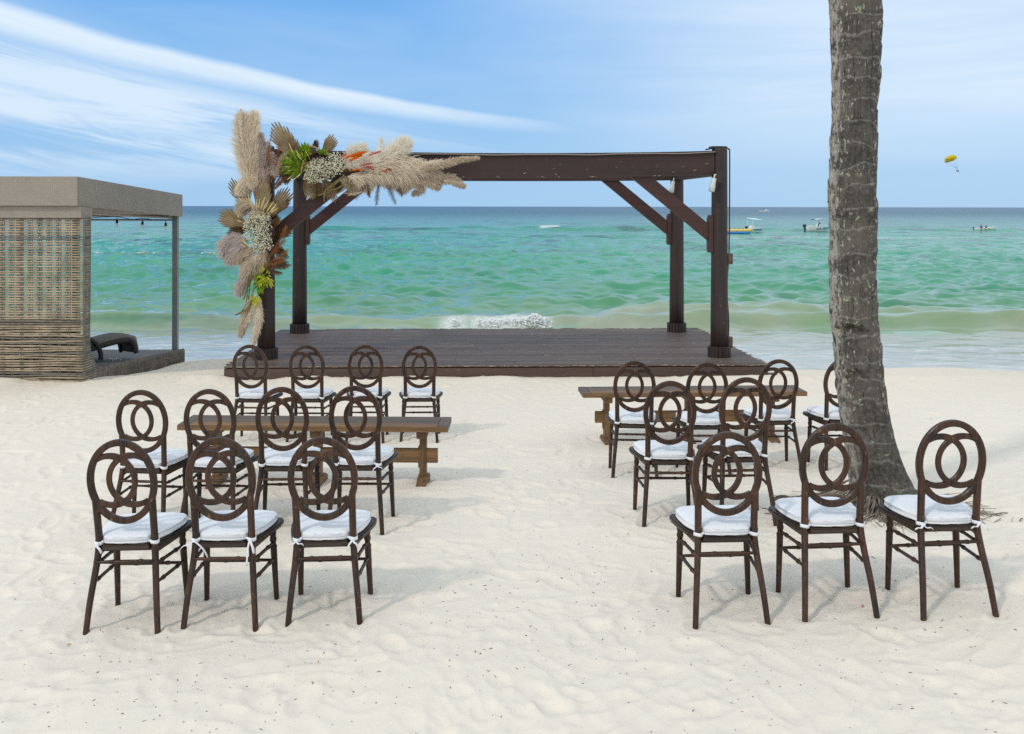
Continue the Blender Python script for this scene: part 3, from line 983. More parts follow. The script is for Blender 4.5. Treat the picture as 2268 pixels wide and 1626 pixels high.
per = empty('pergola', D(0, 0, DZ), DYAW, 'dark stained timber pergola with four round posts standing on the deck', 'pergola')
PU, PV = (0.385, 6.515), (0.62, 3.27)
TOPZ, BB, BT = 2.845, 2.475, 2.785           # above the deck
for iu, u in enumerate(PU):
    for iv, v in enumerate(PV):
        top = TOPZ if iv == 0 else 2.76
        m_ = MB()
        pr = [(0.0, 0.118), (0.5, 0.117), (1.2, 0.112), (2.0, 0.108), (top - 0.03, 0.104), (top, 0.100)]
        m_.tube([(u, v, t) for t, r in pr], [r for t, r in pr], 28)
        m_.build('post', M['post'], per)
        m_ = MB()                                       # collar of short staves at the foot
        for k in range(18):
            a = 2 * PI * k / 18
            rot = Matrix.Rotation(a, 3, 'Z')
            m_.box(Vector((u, v, 0.073)) + rot @ Vector((0.138, 0, 0)), (0.034, 0.0465, 0.146), rot, 0.004)
        m_.build('post_collar', M['post'], per)
# beams: front, back, two sides
def long_beam(v, sag, name='beam', th=0.15):
    n = 14
    m_ = MB()
    u0, u1 = PU[0] + 0.09, PU[1] - 0.09
    vs, fs = [], []
    for i in range(n + 1):
        t = i / n
        u = u0 + (u1 - u0) * t
        s = -sag * math.sin(PI * min(1, max(0, t))) ** 0.8 if sag else 0
        for (dy, z) in ((-th / 2, BB), (th / 2, BB), (th / 2, BT), (-th / 2, BT)):
            vs.append((u, v + dy, z + s))
    for i in range(n):
        for k in range(4): fs.append((i * 4 + k, i * 4 + (k + 1) % 4, i * 4 + 4 + (k + 1) % 4, i * 4 + 4 + k))
    fs += [(3, 2, 1, 0), tuple(n * 4 + k for k in range(4))]
    m_.add(vs, fs)
    return m_.build(name, M['beam'], per)
long_beam(PV[0], 0.045)
long_beam(PV[1], 0.02)
for u in PU:
    m_ = MB(); m_.box((u, (PV[0] + PV[1]) / 2, (BB + BT) / 2 - 0.004), (0.15, PV[1] - PV[0] - 0.2, BT - BB - 0.01))
    m_.build('beam', M['beam'], per)
# thin cap boards, cable and splinters along the front beam
m_ = MB()
n = 14
pts = [(PU[0] + 0.08 + (PU[1] - PU[0] - 0.16) * i / n, PV[0] - 0.02, BT + 0.010 - 0.045 * math.sin(PI * i / n) ** 0.8) for i in range(n + 1)]
for a, b in zip(pts[:-1], pts[1:]): m_.beam(a, b, 0.17, 0.018)
m_.build('cap_board', M['post'], per)
m_ = MB(); m_.tube([(x, y - 0.085, z - 0.012 + 0.006 * math.sin(x * 5)) for x, y, z in pts], 0.008, 6)
m_.build('cable', simple('pale_cable', (0.30, 0.25, 0.22), 0.6), per)
m_ = MB()
for i in range(90):
    t = rd_.random(); u = PU[0] + (PU[1] - PU[0]) * t
    z = rd_.choice([BB + 0.01, BT + 0.02, BT + 0.015, rd_.uniform(BB, BT)]) - 0.045 * math.sin(PI * t) ** 0.8
    m_.box((u, PV[0] - 0.078, z), (rd_.uniform(0.01, 0.05), 0.006, rd_.uniform(0.003, 0.007)), Matrix.Rotation(rd_.uniform(-.5, .5), 3, 'Y'))
m_.build('splinters', M['edge'], per, kind='stuff')
# knee braces with the shaped block that holds them
for iu, u in enumerate(PU):
    s = 1 if iu == 0 else -1
    for iv, v in enumerate(PV):
        a = Vector((u + s * 0.165, v, 1.70)); b = Vector((u + s * 1.17, v, BB + 0.045))
        # cut ends: upright at the block, flat under the beam
        d = (b - a); h = 0.115
        th = 0.045
        q = [Vector((a.x, 0, a.z - h)), Vector((a.x, 0, a.z + h))]
        sl = d.z / d.x
        zt = BB - (0.045 if iv == 0 else 0.02) * 0.45
        x_up = a.x + (zt - (a.z + h)) / sl; x_dn = a.x + (zt - (a.z - h)) / sl
        poly = [(a.x, a.z - h), (x_dn, zt), (x_up, zt), (a.x, a.z + h)]
        m_ = MB()
        vs = [(x, v - th, z) for x, z in poly] + [(x, v + th, z) for x, z in poly]
        fs = [(0, 1, 2, 3), (7, 6, 5, 4)] + [((k + 1) % 4, k, 4 + k, 4 + (k + 1) % 4) for k in range(4)]
        m_.add(vs, fs)
        m_.build('brace', M['brace'], per)
        m_ = MB()
        x0, x1 = u + s * 0.10, u + s * 0.163
        zz = [(x0, 1.42), (x1 - s * 0.012, 1.42), (x1, 1.46), (x1, 1.88), (x1 - s * 0.02, 1.93), (x0, 1.93)]
        vs = [(x, v - 0.06, z) for x, z in zz] + [(x, v + 0.06, z) for x, z in zz]
        n6 = len(zz)
        m_.add(vs, [tuple(range(n6)), tuple(range(n6, 2 * n6))[::-1]] + [((k + 1) % n6, k, n6 + k, n6 + (k + 1) % n6) for k in range(n6)])
        m_.build('brace_block', M['brace'], per)
# conduit and boxes up the right front post
m_ = MB()
ux = PU[1] + 0.125
m_.tube(catmull([(ux, PV[0], 0.20), (ux + 0.005, PV[0], 0.5), (ux - 0.02, PV[0], 0.9), (ux + 0.0, PV[0], 1.3), (ux + 0.01, PV[0], 1.5), (ux + 0.015, PV[0], 2.7), (ux, PV[0], 2.83), (ux - 0.08, PV[0] - .05, 2.86)], 40), 0.010, 8)
m_.build('conduit', M['pvc'], per)
for z in (0.20, 1.335):
    m_ = MB(); m_.box((ux + 0.015, PV[0] - 0.01, z), (0.075, 0.06, 0.145), bevel=0.006); m_.box((ux + 0.015, PV[0] - 0.042, z), (0.05, 0.01, 0.11), bevel=0.003)
    m_.build('junction_box', M['pvc'], per)
m_ = MB()
m_.box((PU[1] - 0.02, PV[0] + 0.02, TOPZ + 0.012), (0.2, 0.16, 0.022), Matrix.Rotation(0.1, 3, 'Z'))
m_.box((PU[1] - 0.10, PV[0] - 0.03, TOPZ - 0.005), (0.2, 0.05, 0.02), Matrix.Rotation(-0.2, 3, 'Y'))
m_.build('post_cap', M['post'], per)


def spotlight(px, py, Y, s, label):
    p = P(px, py, Y)
    r = empty('spotlight', p, 0, label, 'spotlight', 'spotlights under the pergola beams')
    m_ = MB(); m_.box((0.075 * s, 0, 0.06 * s), (0.075, 0.05, 0.16), bevel=0.006); m_.build('mount', M['post'], r)
    m_ = MB()
    a = Vector((0.012, 0, 0.05)); b = Vector((-0.035, -0.01, -0.17))
    m_.lathe([(0, 0.018), (0.012, 0.034), (0.10, 0.036), (0.105, 0.039), (0.19, 0.039), (0.193, 0.030), (0.18, 0.028)], 16, a, b)
    m_.tube([(0.06, 0, 0.09), (0.02, 0, 0.09), (0.01, 0, 0.04)], 0.014, 8)
    m_.build('lamp_head', M['white_plastic'], r)
    return r
spotlight(1580, 402, 13.05, 1, 'small white spotlight on the right front post near the beam')
spotlight(1490, 408, 15.62, 0.8, 'small white spotlight partly hidden behind the brace at the back right post')


# ------------------------------------------------------------------ chairs
def ellipse(a, b, n, cx=0.0, cz=0.0, t0=0.0, t1=2 * PI, closed=True):
    m = n if closed else n + 1
    return [(cx + a * math.cos(t0 + (t1 - t0) * i / n), cz + b * math.sin(t0 + (t1 - t0) * i / n)) for i in range(m)]


RC, RA, RB = 0.6950, 0.1505, 0.1890


def lean(x, z):                       # the back leans slightly
    return Vector((x, -(z - 0.44) * 0.12, z))


def rsec(w, d, c):                    # rounded rectangle section
    w /= 2; d /= 2
    return [(-w + c, -d), (w - c, -d), (w, -d + c), (w, d - c), (w - c, d), (-w + c, d), (-w, d - c), (-w, -d + c)]


def turned(a, b, r, beads, n=10):
    """spindle with small double beads at the given fractions"""
    a, b = Vector(a), Vector(b)
    L = (b - a).length
    pr = [(0, r * 0.8)]
    for i in range(1, 12): pr.append((L * i / 12, r * (0.82 + 0.22 * math.sin(PI * i / 12))))
    pr.append((L, r * 0.8))
    for f in beads:
        for dx, rr in ((-0.009, 1.0), (-0.006, 1.32), (-0.002, 1.22), (0.002, 1.22), (0.006, 1.32), (0.009, 1.0)):
            pr.append((L * f + dx, r * rr))
    pr.sort()
    return MB().lathe(pr, n, a, b)


def make_chair():
    r = empty('oval_back_chair')
    cm, cxm = M['chair'], M['chair_x']
    m_ = MB()
    pts = [lean(x, z) for x, z in ellipse(RA, RB, 56, 0, RC)]
    m_.sweep(pts, rsec(0.031, 0.026, 0.005), Vector((0, 1, 0)), closed=True, smooth=False)
    m_.build('back_ring', cm, r)
    for s in (-1, 1):                 # two interlocking crescents
        m_ = MB()
        c2 = []
        for i in range(37):
            t = R(-122) + R(244) * i / 36
            c2.append(lean(s * (-0.054 + 0.115 * math.cos(t)), RC + 0.007 + 0.119 * math.sin(t)))
        m_.sweep(c2, rsec(0.026, 0.016 + 0.001 * s, 0.003), Vector((0, 1, 0)), smooth=False, scales=[1.0 + 0.18 * math.exp(-((abs(i - 18) - 10.2) / 3.0) ** 2) for i in range(37)])
        m_.build('back_crescent', cm, r)
    for s in (-1, 1):
        m_ = MB()
        pts = catmull([(s * 0.174, -0.106, -0.05), (s * 0.158, -0.068, 0.14), (s * 0.141, -0.022, 0.30), (s * 0.1335, -0.002, 0.40), (s * 0.1335, -0.008, 0.50), (s * 0.136, -0.0205, 0.615), (s * 0.142, -0.0245, 0.65)], 24)
        rad = [0.0135 + 0.0035 * min(1, i / 12) for i in range(19)] + [0.0165, 0.016, 0.015, 0.013, 0.010, 0.006]
        m_.tube(pts, rad, 12)
        m_.build('leg', cm, r)
    for s in (-1, 1):
        a = Vector((s * 0.178, 0.272, -0.05)); b = Vector((s * 0.165, 0.258, 0.378))
        L = (b - a).length
        pr = [(0, 0.0125), (0.10, 0.0135), (0.20, 0.0150), (0.30, 0.0165), (0.318, 0.0165), (0.322, 0.0182), (0.328, 0.0182), (0.332, 0.014), (0.345, 0.0135), (0.356, 0.0170), (0.362, 0.0178), (0.368, 0.0170), (0.378, 0.0140), (0.385, 0.0165), (0.40, 0.018), (L, 0.0185)]
        MB().lathe(pr, 12, a, b).build('leg', cm, r)
    # stretchers
    turned((-0.136, -0.030, 0.320), (0.136, -0.030, 0.320), 0.0085, (0.27, 0.77)).build('stretcher', cxm, r)
    turned((-0.160, 0.264, 0.205), (0.160, 0.264, 0.205), 0.0085, (0.27, 0.77)).build('stretcher', cxm, r)
    for s in (-1, 1):
        turned((s * 0.143, -0.028, 0.305), (s * 0.166, 0.255, 0.292), 0.0085, (0.25, 0.75)).build('stretcher', cm, r)
        turned((s * 0.152, -0.050, 0.225), (s * 0.170, 0.258, 0.215), 0.0085, (0.25, 0.75)).build('stretcher', cm, r)
    # seat board: narrow at the back posts, wide and bowed in front
    half = [(0.0, -0.032), (0.070, -0.030), (0.112, -0.024), (0.118, 0.018), (0.150, 0.028), (0.172, 0.060), (0.196, 0.16), (0.211, 0.25), (0.212, 0.305), (0.200, 0.332), (0.13, 0.345), (0.0, 0.350)]
    outl = half + [(-x, y) for x, y in half[-2:0:-1]]
    bm = bmesh.new()
    vs = [bm.verts.new((x, y, 0.372)) for x, y in outl]
    f = bm.faces.new(vs)
    ex = bmesh.ops.extrude_face_region(bm, geom=[f])
    for v in [g for g in ex['geom'] if isinstance(g, bmesh.types.BMVert)]: v.co.z = 0.396
    bmesh.ops.recalc_face_normals(bm, faces=bm.faces)
    bmesh.ops.bevel(bm, geom=[e for e in bm.edges if abs(e.verts[0].co.z - e.verts[1].co.z) < 1e-5], offset=0.005, segments=2, affect='EDGES')
    me = bpy.data.meshes.new('seat'); bm.to_mesh(me); bm.free(); me.materials.append(M['chair_seat'])
    o = bpy.data.objects.new('seat', me); C.objects.link(o); o.parent = r
    # apron under the seat
    m_ = MB(); m_.beam((-0.12, 0.012, 0.366), (0.12, 0.012, 0.366), 0.014, 0.014); m_.beam((-0.155, 0.262, 0.360), (0.155, 0.262, 0.360), 0.016, 0.026)
    m_.beam((-0.13, 0.0, 0.360), (-0.165, 0.25, 0.360), 0.014, 0.026); m_.beam((0.13, 0.0, 0.360), (0.165, 0.25, 0.360), 0.014, 0.026)
    m_.build('seat_frame', cxm, r)
    # cushion
    ho = [(0.0, -0.022), (0.060, -0.020), (0.100, -0.012), (0.118, 0.010), (0.142, 0.045), (0.168, 0.11), (0.182, 0.19), (0.186, 0.25), (0.178, 0.295), (0.145, 0.322), (0.08, 0.330), (0.0, 0.332)]
    co = [Vector((x, y, 0)) for x, y in ho + [(-x, y) for x, y in ho[-2:0:-1]]]
    n0 = len(co)
    dense = []
    for i in range(n0):
        a, b_, c_, d_ = co[i - 1], co[i], co[(i + 1) % n0], co[(i + 2) % n0]
        for k in range(3):
            t = k / 3
            dense.append(0.5 * ((2 * b_) + (c_ - a) * t + (2 * a - 5 * b_ + 4 * c_ - d_) * t * t + (3 * b_ - a - 3 * c_ + d_) * t ** 3))
    nn = len(dense)
    cen = Vector((0, 0.155, 0))
    rc = random.Random(3)
    vs, fs = [], []
    layers = [(0.9, 0.398), (0.985, 0.400), (1.0, 0.404), (1.012, 0.4065), (1.0, 0.4085), (1.004, 0.418), (1.0, 0.4275), (1.012, 0.4295), (0.99, 0.4325), (0.95, 0.4375), (0.86, 0.4430), (0.7, 0.4470), (0.45, 0.4485), (0.2, 0.4490)]
    for li, (sc_, z) in enumerate(layers):
        for k, p in enumerate(dense):
            q = cen + (p - cen) * sc_
            wob = 0.0022 * math.sin(k * 1.9 + li) * (1 if 4 < li < 9 else 0.3) + 0.0015 * math.sin(k * 0.7 + li * 2)
            vs.append((q.x, q.y, z + wob))
    for li in range(len(layers) - 1):
        for k in range(nn):
            fs.append((li * nn + k, li * nn + (k + 1) % nn, (li + 1) * nn + (k + 1) % nn, (li + 1) * nn + k))
    ct = len(vs); vs.append((0, 0.155, 0.4492))
    L_ = (len(layers) - 1) * nn
    for k in range(nn): fs.append((L_ + k, L_ + (k + 1) % nn, ct))
    fs.append(tuple(range(nn))[::-1])
    m_ = MB(); m_.add(vs, fs, True)
    cu = m_.build('seat_cushion', M['cloth'], r)
    zp = MB()
    back = [cen + (dense[k % nn] - cen) * 1.016 for k in range(-7, 8)]
    zp.tube([(p.x, p.y, 0.418) for p in back], 0.0028, 6)
    zp.build('zip', M['zip'], cu)
    for s in (-1, 1):
        t_ = MB()
        ring = []
        for i in range(16):
            a = 2 * PI * i / 16
            ring.append((s * 0.1335 + 0.0195 * math.cos(a), -0.003 + 0.0195 * math.sin(a), 0.405 + 0.002 * math.sin(2 * a)))
        t_.sweep(ring, [(-0.0015, -0.008), (0.0022, -0.008), (0.0022, 0.008), (-0.0015, 0.008)], Vector((0, 0, 1)), closed=True, smooth=True)
        t_.tube([(s * 0.118, -0.008, 0.408), (s * 0.107, -0.012, 0.411)], 0.006, 6)
        t_.build('tie', M['cloth'], cu)
    return r


def add_bow(ch, s, l1, l2, sp=1.0):
    """knot and two hanging tails on one back post, child of the cushion"""
    cu = [c for c in ch.children if c.name.startswith('seat_cushion')][0]
    t_ = MB()
    k = Vector((s * 0.1335, -0.026, 0.404))
    t_.ball(k, 0.0085, 8, 6, (1.2, 0.8, 1.0))
    for sx, L in ((-1, l1), (1, l2)):
        pts = catmull([k, k + Vector((sx * 0.010 * sp, -0.010, -0.012)), k + Vector((sx * 0.022 * sp, -0.012, -L * 0.5)), k + Vector((sx * 0.030 * sp, -0.008, -L))], 8)
        t_.tube(pts, [0.006] * 6 + [0.0065, 0.0065, 0.006], 6, flat=0.3)
    t_.build('tie_bow', M['cloth'], cu)


protoc = make_chair()
GRP = {'lf': 'chairs of the nearest row left of the aisle', 'lm': 'chairs of the middle row left of the aisle', 'lb': 'chairs of the row by the deck left of the aisle',
       'rf': 'chairs of the nearest row right of the aisle', 'rm': 'chairs of the middle row right of the aisle', 'rb': 'chairs of the far row right of the aisle'}
LAB = {
    'lf1': 'oval back wooden chair at the outer end of the nearest left row',
    'lf2': 'oval back chair with long white cushion ribbons hanging, middle of the nearest left row',
    'lf3': 'oval back chair with short tie tails, on the aisle in the nearest left row',
    'lm1': 'oval back chair behind the bench, outermost of its row with open sand beside it',
    'lm2': 'oval back chair at the left bench, just behind the ribboned chair',
    'lm3': 'oval back chair in front of the left bench middle, third from its outer end',
    'lm4': 'oval back chair in front of the left bench, on the aisle',
    'lb1': 'small far oval back chair below the flower-dressed pergola post',
    'lb2': 'far oval back chair by the deck, second from the flower-dressed post',
    'lb3': 'far oval back chair by the deck, third from the flower-dressed post',
    'lb4': 'far oval back chair by the deck, beside the aisle and clear of the bench legs',
    'rb1': 'oval back chair before the right bench, nearest the aisle',
    'rb2': 'oval back chair before the middle of the right bench',
    'rb3': 'oval back chair before the outer end of the right bench, by the pergola post',
    'rb4': 'oval back chair mostly hidden behind the palm trunk',
    'rm1': 'oval back chair on the aisle in the two-chair middle row',
    'rm2': 'reddish oval back chair beside the fallen husk, second of the two-chair row',
    'rf1': 'reddish brown oval back chair on the aisle in the nearest right row',
    'rf2': 'oval back chair standing in front of the palm tree base',
    'rf3': 'oval back chair at the outer end of the nearest right row, right of the palm'}
YAW = {'lf1': -2, 'lf2': -1, 'lf3': 1, 'lm1': -3, 'lm2': -2, 'lm3': 1, 'lm4': -3, 'lb1': -3, 'lb2': -1, 'lb3': 2, 'lb4': 2,
       'rb1': -4, 'rb2': 1, 'rb3': 3, 'rb4': 3, 'rm1': 0, 'rm2': 4, 'rf1': 1, 'rf2': 2, 'rf3': 2}
TILT = {'lf1': (0, -2.2), 'lf2': (0, -1.2), 'lf3': (0, -1.4), 'rf1': (0, -.6), 'rf2': (0, -.8), 'rf3': (0, -.8), 'lm4': (0, -.8), 'lm1': (0, .6)}
for i, (k, *_r) in enumerate(CH):
    o = protoc if i == 0 else copy_tree(protoc)
    v = chairs[k]
    tx, ty = TILT.get(k, (0, 0))
    o.location = v + Vector((-0.7 * math.sin(R(ty)) if ty < -1 else 0, 0, 0))
    o.rotation_euler = (R(tx), R(ty), R(YAW[k]))
    tag(o, LAB[k], 'chair', GRP[k[:2]])
    chairs[k + '_o'] = o
add_bow(chairs['lf2_o'], -1, 0.04, 0.075, 2.2)
add_bow(chairs['lf2_o'], 1, 0.12, 0.06, 0.6)
add_bow(chairs['lf3_o'], 1, 0.05, 0.035, 0.8)
add_bow(chairs['lf3_o'], -1, 0.02, 0.02, 1.2)
add_bow(chairs['lf1_o'], -1, 0.02, 0.04, 0.8)
add_bow(chairs['lm4_o'], 1, 0.04, 0.02, 1.0)
add_bow(chairs['rb3_o'], 1, 0.03, 0.02, 1.0)
add_bow(chairs['rf3_o'], 1, 0.02, 0.03, 1.4)
add_bow(chairs['rf3_o'], -1, 0.02, 0.02, 1.4)


# ------------------------------------------------------------------ benches
def make_bench(x0, y0, x1, y1, dep, ztop, legs, label, grp):
    """(x0,y0)-(x1,y1): near edge of the top; dep: depth of the top"""
    a = Vector((x0, y0, 0)); b = Vector((x1, y1, 0))
    L = (b - a).length
    rz = math.atan2(b.y - a.y, b.x - a.x)
    r = empty('trestle_bench', (x0, y0, 0), rz, label, 'bench', grp)
    th = 0.040
    ew = 0.075
    nb = 3
    wd = dep / nb
    for i in range(nb):
        m_ = MB(); m_.box((L / 2, (i + 0.5) * wd, ztop - th / 2), (L - 2 * ew - 0.004, wd - 0.003, th), bevel=0.0025); m_.build('top_board', M['bench_top'] if i else M['bench'], r)
    for e in (ew / 2, L - ew / 2):
        m_ = MB(); m_.box((e, dep / 2, ztop - th / 2 + 0.0005), (ew, dep, th), bevel=0.0025); m_.build('end_board', M['bench_top'], r)
    m_ = MB(); m_.box((L / 2, -0.006, ztop - th / 2 - 0.0015), (L - 0.002, 0.012, th - 0.006)); m_.build('front_edge', M['bench'], r)
    ca, sa = math.cos(rz), math.sin(rz)
    for lx in legs:
        wx = x0 + lx * ca - dep / 2 * sa; wy = y0 + lx * sa + dep / 2 * ca
        g = gz(wx, wy)
        base = g - 0.02
        t = empty('trestle', (0, 0, 0)); t.parent = r
        m_ = MB(); m_.box((lx, dep / 2, ztop - th - 0.03), (0.075, dep * 0.8, 0.058), bevel=0.006); m_.build('head', M['bench_z'], t)
        m_ = MB(); m_.box((lx, dep / 2, (ztop - th - 0.06 + base + 0.06) / 2), (0.048, 0.090, ztop - th - 0.12 - base), bevel=0.003)
        m_.box((lx - 0.029, dep / 2, (ztop - th - 0.06 + base + 0.06) / 2), (0.014, 0.06, (ztop - th - 0.12 - base) * 0.5), bevel=0.003)
        m_.build('upright', M['bench_z'], t)
        m_ = MB()
        fl = dep * 0.95
        pr = [(-fl / 2, 0), (fl / 2, 0), (fl / 2, 0.04), (fl * 0.22, 0.075), (-fl * 0.22, 0.075), (-fl / 2, 0.04)]
        w = 0.037
        vs = [(lx - w, dep / 2 + y, base + z) for y, z in pr] + [(lx + w, dep / 2 + y, base + z) for y, z in pr]
        m_.add(vs, [tuple(range(6))[::-1], tuple(range(6, 12))] + [(k, (k + 1) % 6, 6 + (k + 1) % 6, 6 + k) for k in range(6)])
        m_.build('foot', M['bench_z'], t)
    s0, s1 = legs[0] - 0.11, legs[-1] + 0.11
    zz = ztop - 0.245
    m_ = MB(); m_.box(((s0 + s1) / 2, dep / 2 - 0.02, zz), (s1 - s0, 0.028, 0.105), bevel=0.003); m_.build('stretcher', M['bench'], r)
    return r


n0 = on_plane(393, 942, 0.40); n1 = on_plane(992, 947, 0.40)
make_bench(n0.x, n0.y, n1.x, n1.y, 0.33, 0.405, (0.24, 1.0, 1.78), 'long brown wooden trestle bench behind the middle left chairs', 'wooden benches')
n0 = on_plane(1291, 872, 0.31); n1 = on_plane(1787.5, 868, 0.31)
make_bench(n0.x, n0.y, n1.x, n1.y, 0.33, 0.312, (0.24, 1.0, 1.78), 'long weathered wooden trestle bench right of the aisle near the deck', 'wooden benches')


# ------------------------------------------------------------------ palm tree
def make_palm():
    Y0 = 6.4
    tab = [(0, 1840, 1949), (32, 1842, 1951), (60, 1842, 1948), (100, 1842, 1946), (171, 1844, 1947), (200, 1845, 1943), (230, 1844, 1942), (265, 1845, 1942), (298, 1840, 1942), (350, 1840, 1941),
           (434, 1836, 1938), (456, 1838, 1939), (530, 1840, 1936), (570, 1839, 1936), (630, 1841, 1938), (700, 1841, 1942), (769, 1848, 1950), (839, 1853, 1956), (909, 1861, 1965), (961, 1868, 1975),
           (1013, 1876, 1991), (1048, 1881, 2005), (1094, 1887, 2027), (1125, 1888, 2040), (1160, 1886, 2050)]
    zs, cs, rs_ = [], [], []
    for y, xl, xr in tab:
        a = P(xl, y, Y0); b = P(xr, y, Y0)
        zs.append((a.z + b.z) / 2); cs.append((a.x + b.x) / 2); rs_.append((b.x - a.x) / 2)
    zs = zs[::-1]; cs = cs[::-1]; rs_ = rs_[::-1]
    zs += [3.9, 5.0, 6.2, 7.4]; cs += [cs[-1] - 0.01, cs[-1] - 0.06, cs[-1] - 0.05, cs[-1] + 0.05]; rs_ += [0.158, 0.150, 0.140, 0.125]
    base = Vector((cs[3], Y0, sand_z(cs[3], Y0)))
    r = empty('palm_tree', base, 0, 'tall coconut palm with grey ringed bark rising out of the picture', 'palm tree')
    n_a = 120
    zz = np.concatenate([np.arange(zs[0], 3.6, 0.0085), np.arange(3.62, 7.4, 0.05)])
    cx_ = np.interp(zz, zs, cs); rr = np.interp(zz, zs, rs_)
    a = np.linspace(0, 2 * PI, n_a, endpoint=False)
    A, Z = np.meshgrid(a, zz)
    RR = np.repeat(rr[:, None], n_a, 1)
    # leaf-scar rings: saw-tooth steps that wander round the trunk
    ph = Z * 7.2 + 0.9 * vnoise(np.cos(A) * 0.9 + 5, np.sin(A) * 0.9 + Z * 1.1, 31) + 0.25 * vnoise(np.cos(A) * 3, np.sin(A) * 3 + Z * 2, 32)
    fr = ph - np.floor(ph)
    RR += 0.0100 * (fr - 0.5) * (0.6 + 0.7 * vnoise(np.floor(ph) * 1.7, A * 0.5, 33)) * np.clip((Z - 0.3) * 2, 0.25, 1)
    RR += 0.008 * vnoise(np.cos(A) * 1.5 + 2, np.sin(A) * 1.5 + Z * 4.0, 34) + 0.004 * vnoise(np.cos(A) * 5, np.sin(A) * 5 + Z * 10, 35)
    RR += 0.0025 * vnoise(A * 14, Z * 9, 36)
    # splits
    sp_ = vnoise(A * 9, Z * 3.0, 37)
    RR -= 0.010 * np.clip(sp_ - 0.55, 0, 0.3) / 0.3
    # old wounds facing the camera
    for (py, px, w, h, dep) in ((1000 / 1.5873 + 105, 1893, 0.07, 0.035, 0.034), (840, 1897, 0.055, 0.045, 0.026), (955, 1910, 0.03, 0.02, 0.012), (480, 1868, 0.012, 0.05, 0.02), (575, 1880, 0.010, 0.03, 0.015), (905, 1885, 0.06, 0.02, 0.008)):
        p = P(px, py, Y0 - 0.15)
        c0 = np.interp(p.z, zs, cs)
        dx = np.cos(A) * RR + (cx_[:, None] - p.x); dz = Z - p.z
        q = np.sqrt((dx / w) ** 2 + (dz / h) ** 2) + 0.35 * vnoise(A * 12, Z * 30, 39)
        m_ = (np.sin(A) < 0)
        RR -= dep * np.clip(1.25 - q, 0, 0.5) / 0.5 * m_ - 0.006 * np.exp(-((q - 1.4) / 0.25) ** 2) * m_
    # pits on the flared foot
    pit = vnoise(A * 7, Z * 22, 41)
    RR -= 0.012 * np.clip(pit - 0.6, 0, 0.2) / 0.2 * np.clip((0.95 - Z) * 3, 0, 1)
    X = cx_[:, None] + np.cos(A) * RR; Yy = Y0 + np.sin(A) * RR
    V = np.stack([X - base.x, Yy - base.y, Z - base.z], -1).reshape(-1, 3)
    tr = np_mesh('trunk', V, grid_faces(len(zz), n_a, True)[:, ::-1] if False else grid_faces(len(zz), n_a, True), M['bark'], True, r)
    for nm_, arr_ in (('around_x', np.cos(A)), ('around_y', np.sin(A))):
        at_ = tr.data.attributes.new(nm_, 'FLOAT', 'POINT'); at_.data.foreach_set('value', arr_.astype(np.float32).ravel())
    # roots and fibres round the foot
    rr_ = random.Random(9)
    m_ = MB()
    for i in range(420):
        th = rr_.uniform(PI * 0.92, PI * 2.08) if rr_.random() < 0.8 else rr_.uniform(0, 2 * PI)
        r0 = rr_.uniform(0.19, 0.235)
        L = rr_.uniform(0.08, 0.34) if rr_.random() < 0.75 else rr_.uniform(0.3, 0.5)
        p = Vector((math.cos(th) * r0, math.sin(th) * r0, rr_.uniform(0.02, 0.12)))
        pts = [p]
        d = Vector((math.cos(th + rr_.uniform(-.5, .5)), math.sin(th + rr_.uniform(-.5, .5)), 0))
        side = Vector((-d.y, d.x, 0)) * rr_.uniform(-.3, .3)
        for k in range(1, 5):
            q = p + d * L * k / 4 + side * L * (k / 4) ** 2
            g = sand_z(base.x + q.x, base.y + q.y) - base.z
            q.z = max(g + rr_.uniform(0.0, 0.02), p.z * (1 - k / 3))
            pts.append(q)
        w = rr_.uniform(0.002, 0.0055)
        m_.tube(pts, [w * 1.3, w * 1.2, w, w * 0.8, w * 0.4], 4)
    m_.build('roots', M['root'], r, kind='stuff')
    m_ = MB()                                # litter of chopped roots heaped left of the foot
    for i in range(520):
        ax = rr_.gauss(-0.30, 0.16) if rr_.random() < 0.6 else rr_.gauss(0.05, 0.26); ay = rr_.gauss(-0.12, 0.16) if ax < -0.1 else rr_.gauss(-0.36, 0.12)
        g = sand_z(base.x + ax, base.y + ay) - base.z
        h = 0.075 * math.exp(-((ax + 0.28) ** 2 + (ay + 0.05) ** 2) / 0.02)
        th = rr_.uniform(0, PI); L = rr_.uniform(0.02, 0.11)
        d = Vector((math.cos(th), math.sin(th), rr_.uniform(-.2, .35))) * L / 2
        c = Vector((ax, ay, g + 0.006 + rr_.random() * h))
        m_.tube([c - d, c + Vector((rr_.uniform(-.01, .01), rr_.uniform(-.01, .01), 0.006)), c + d], [rr_.uniform(0.0015, 0.004)] * 3, 4)
    m_.build('root_litter', M['root'], r, kind='stuff')
    # crown, above the picture
    top = Vector((cs[-1] - base.x, 0, 7.4 - base.z))
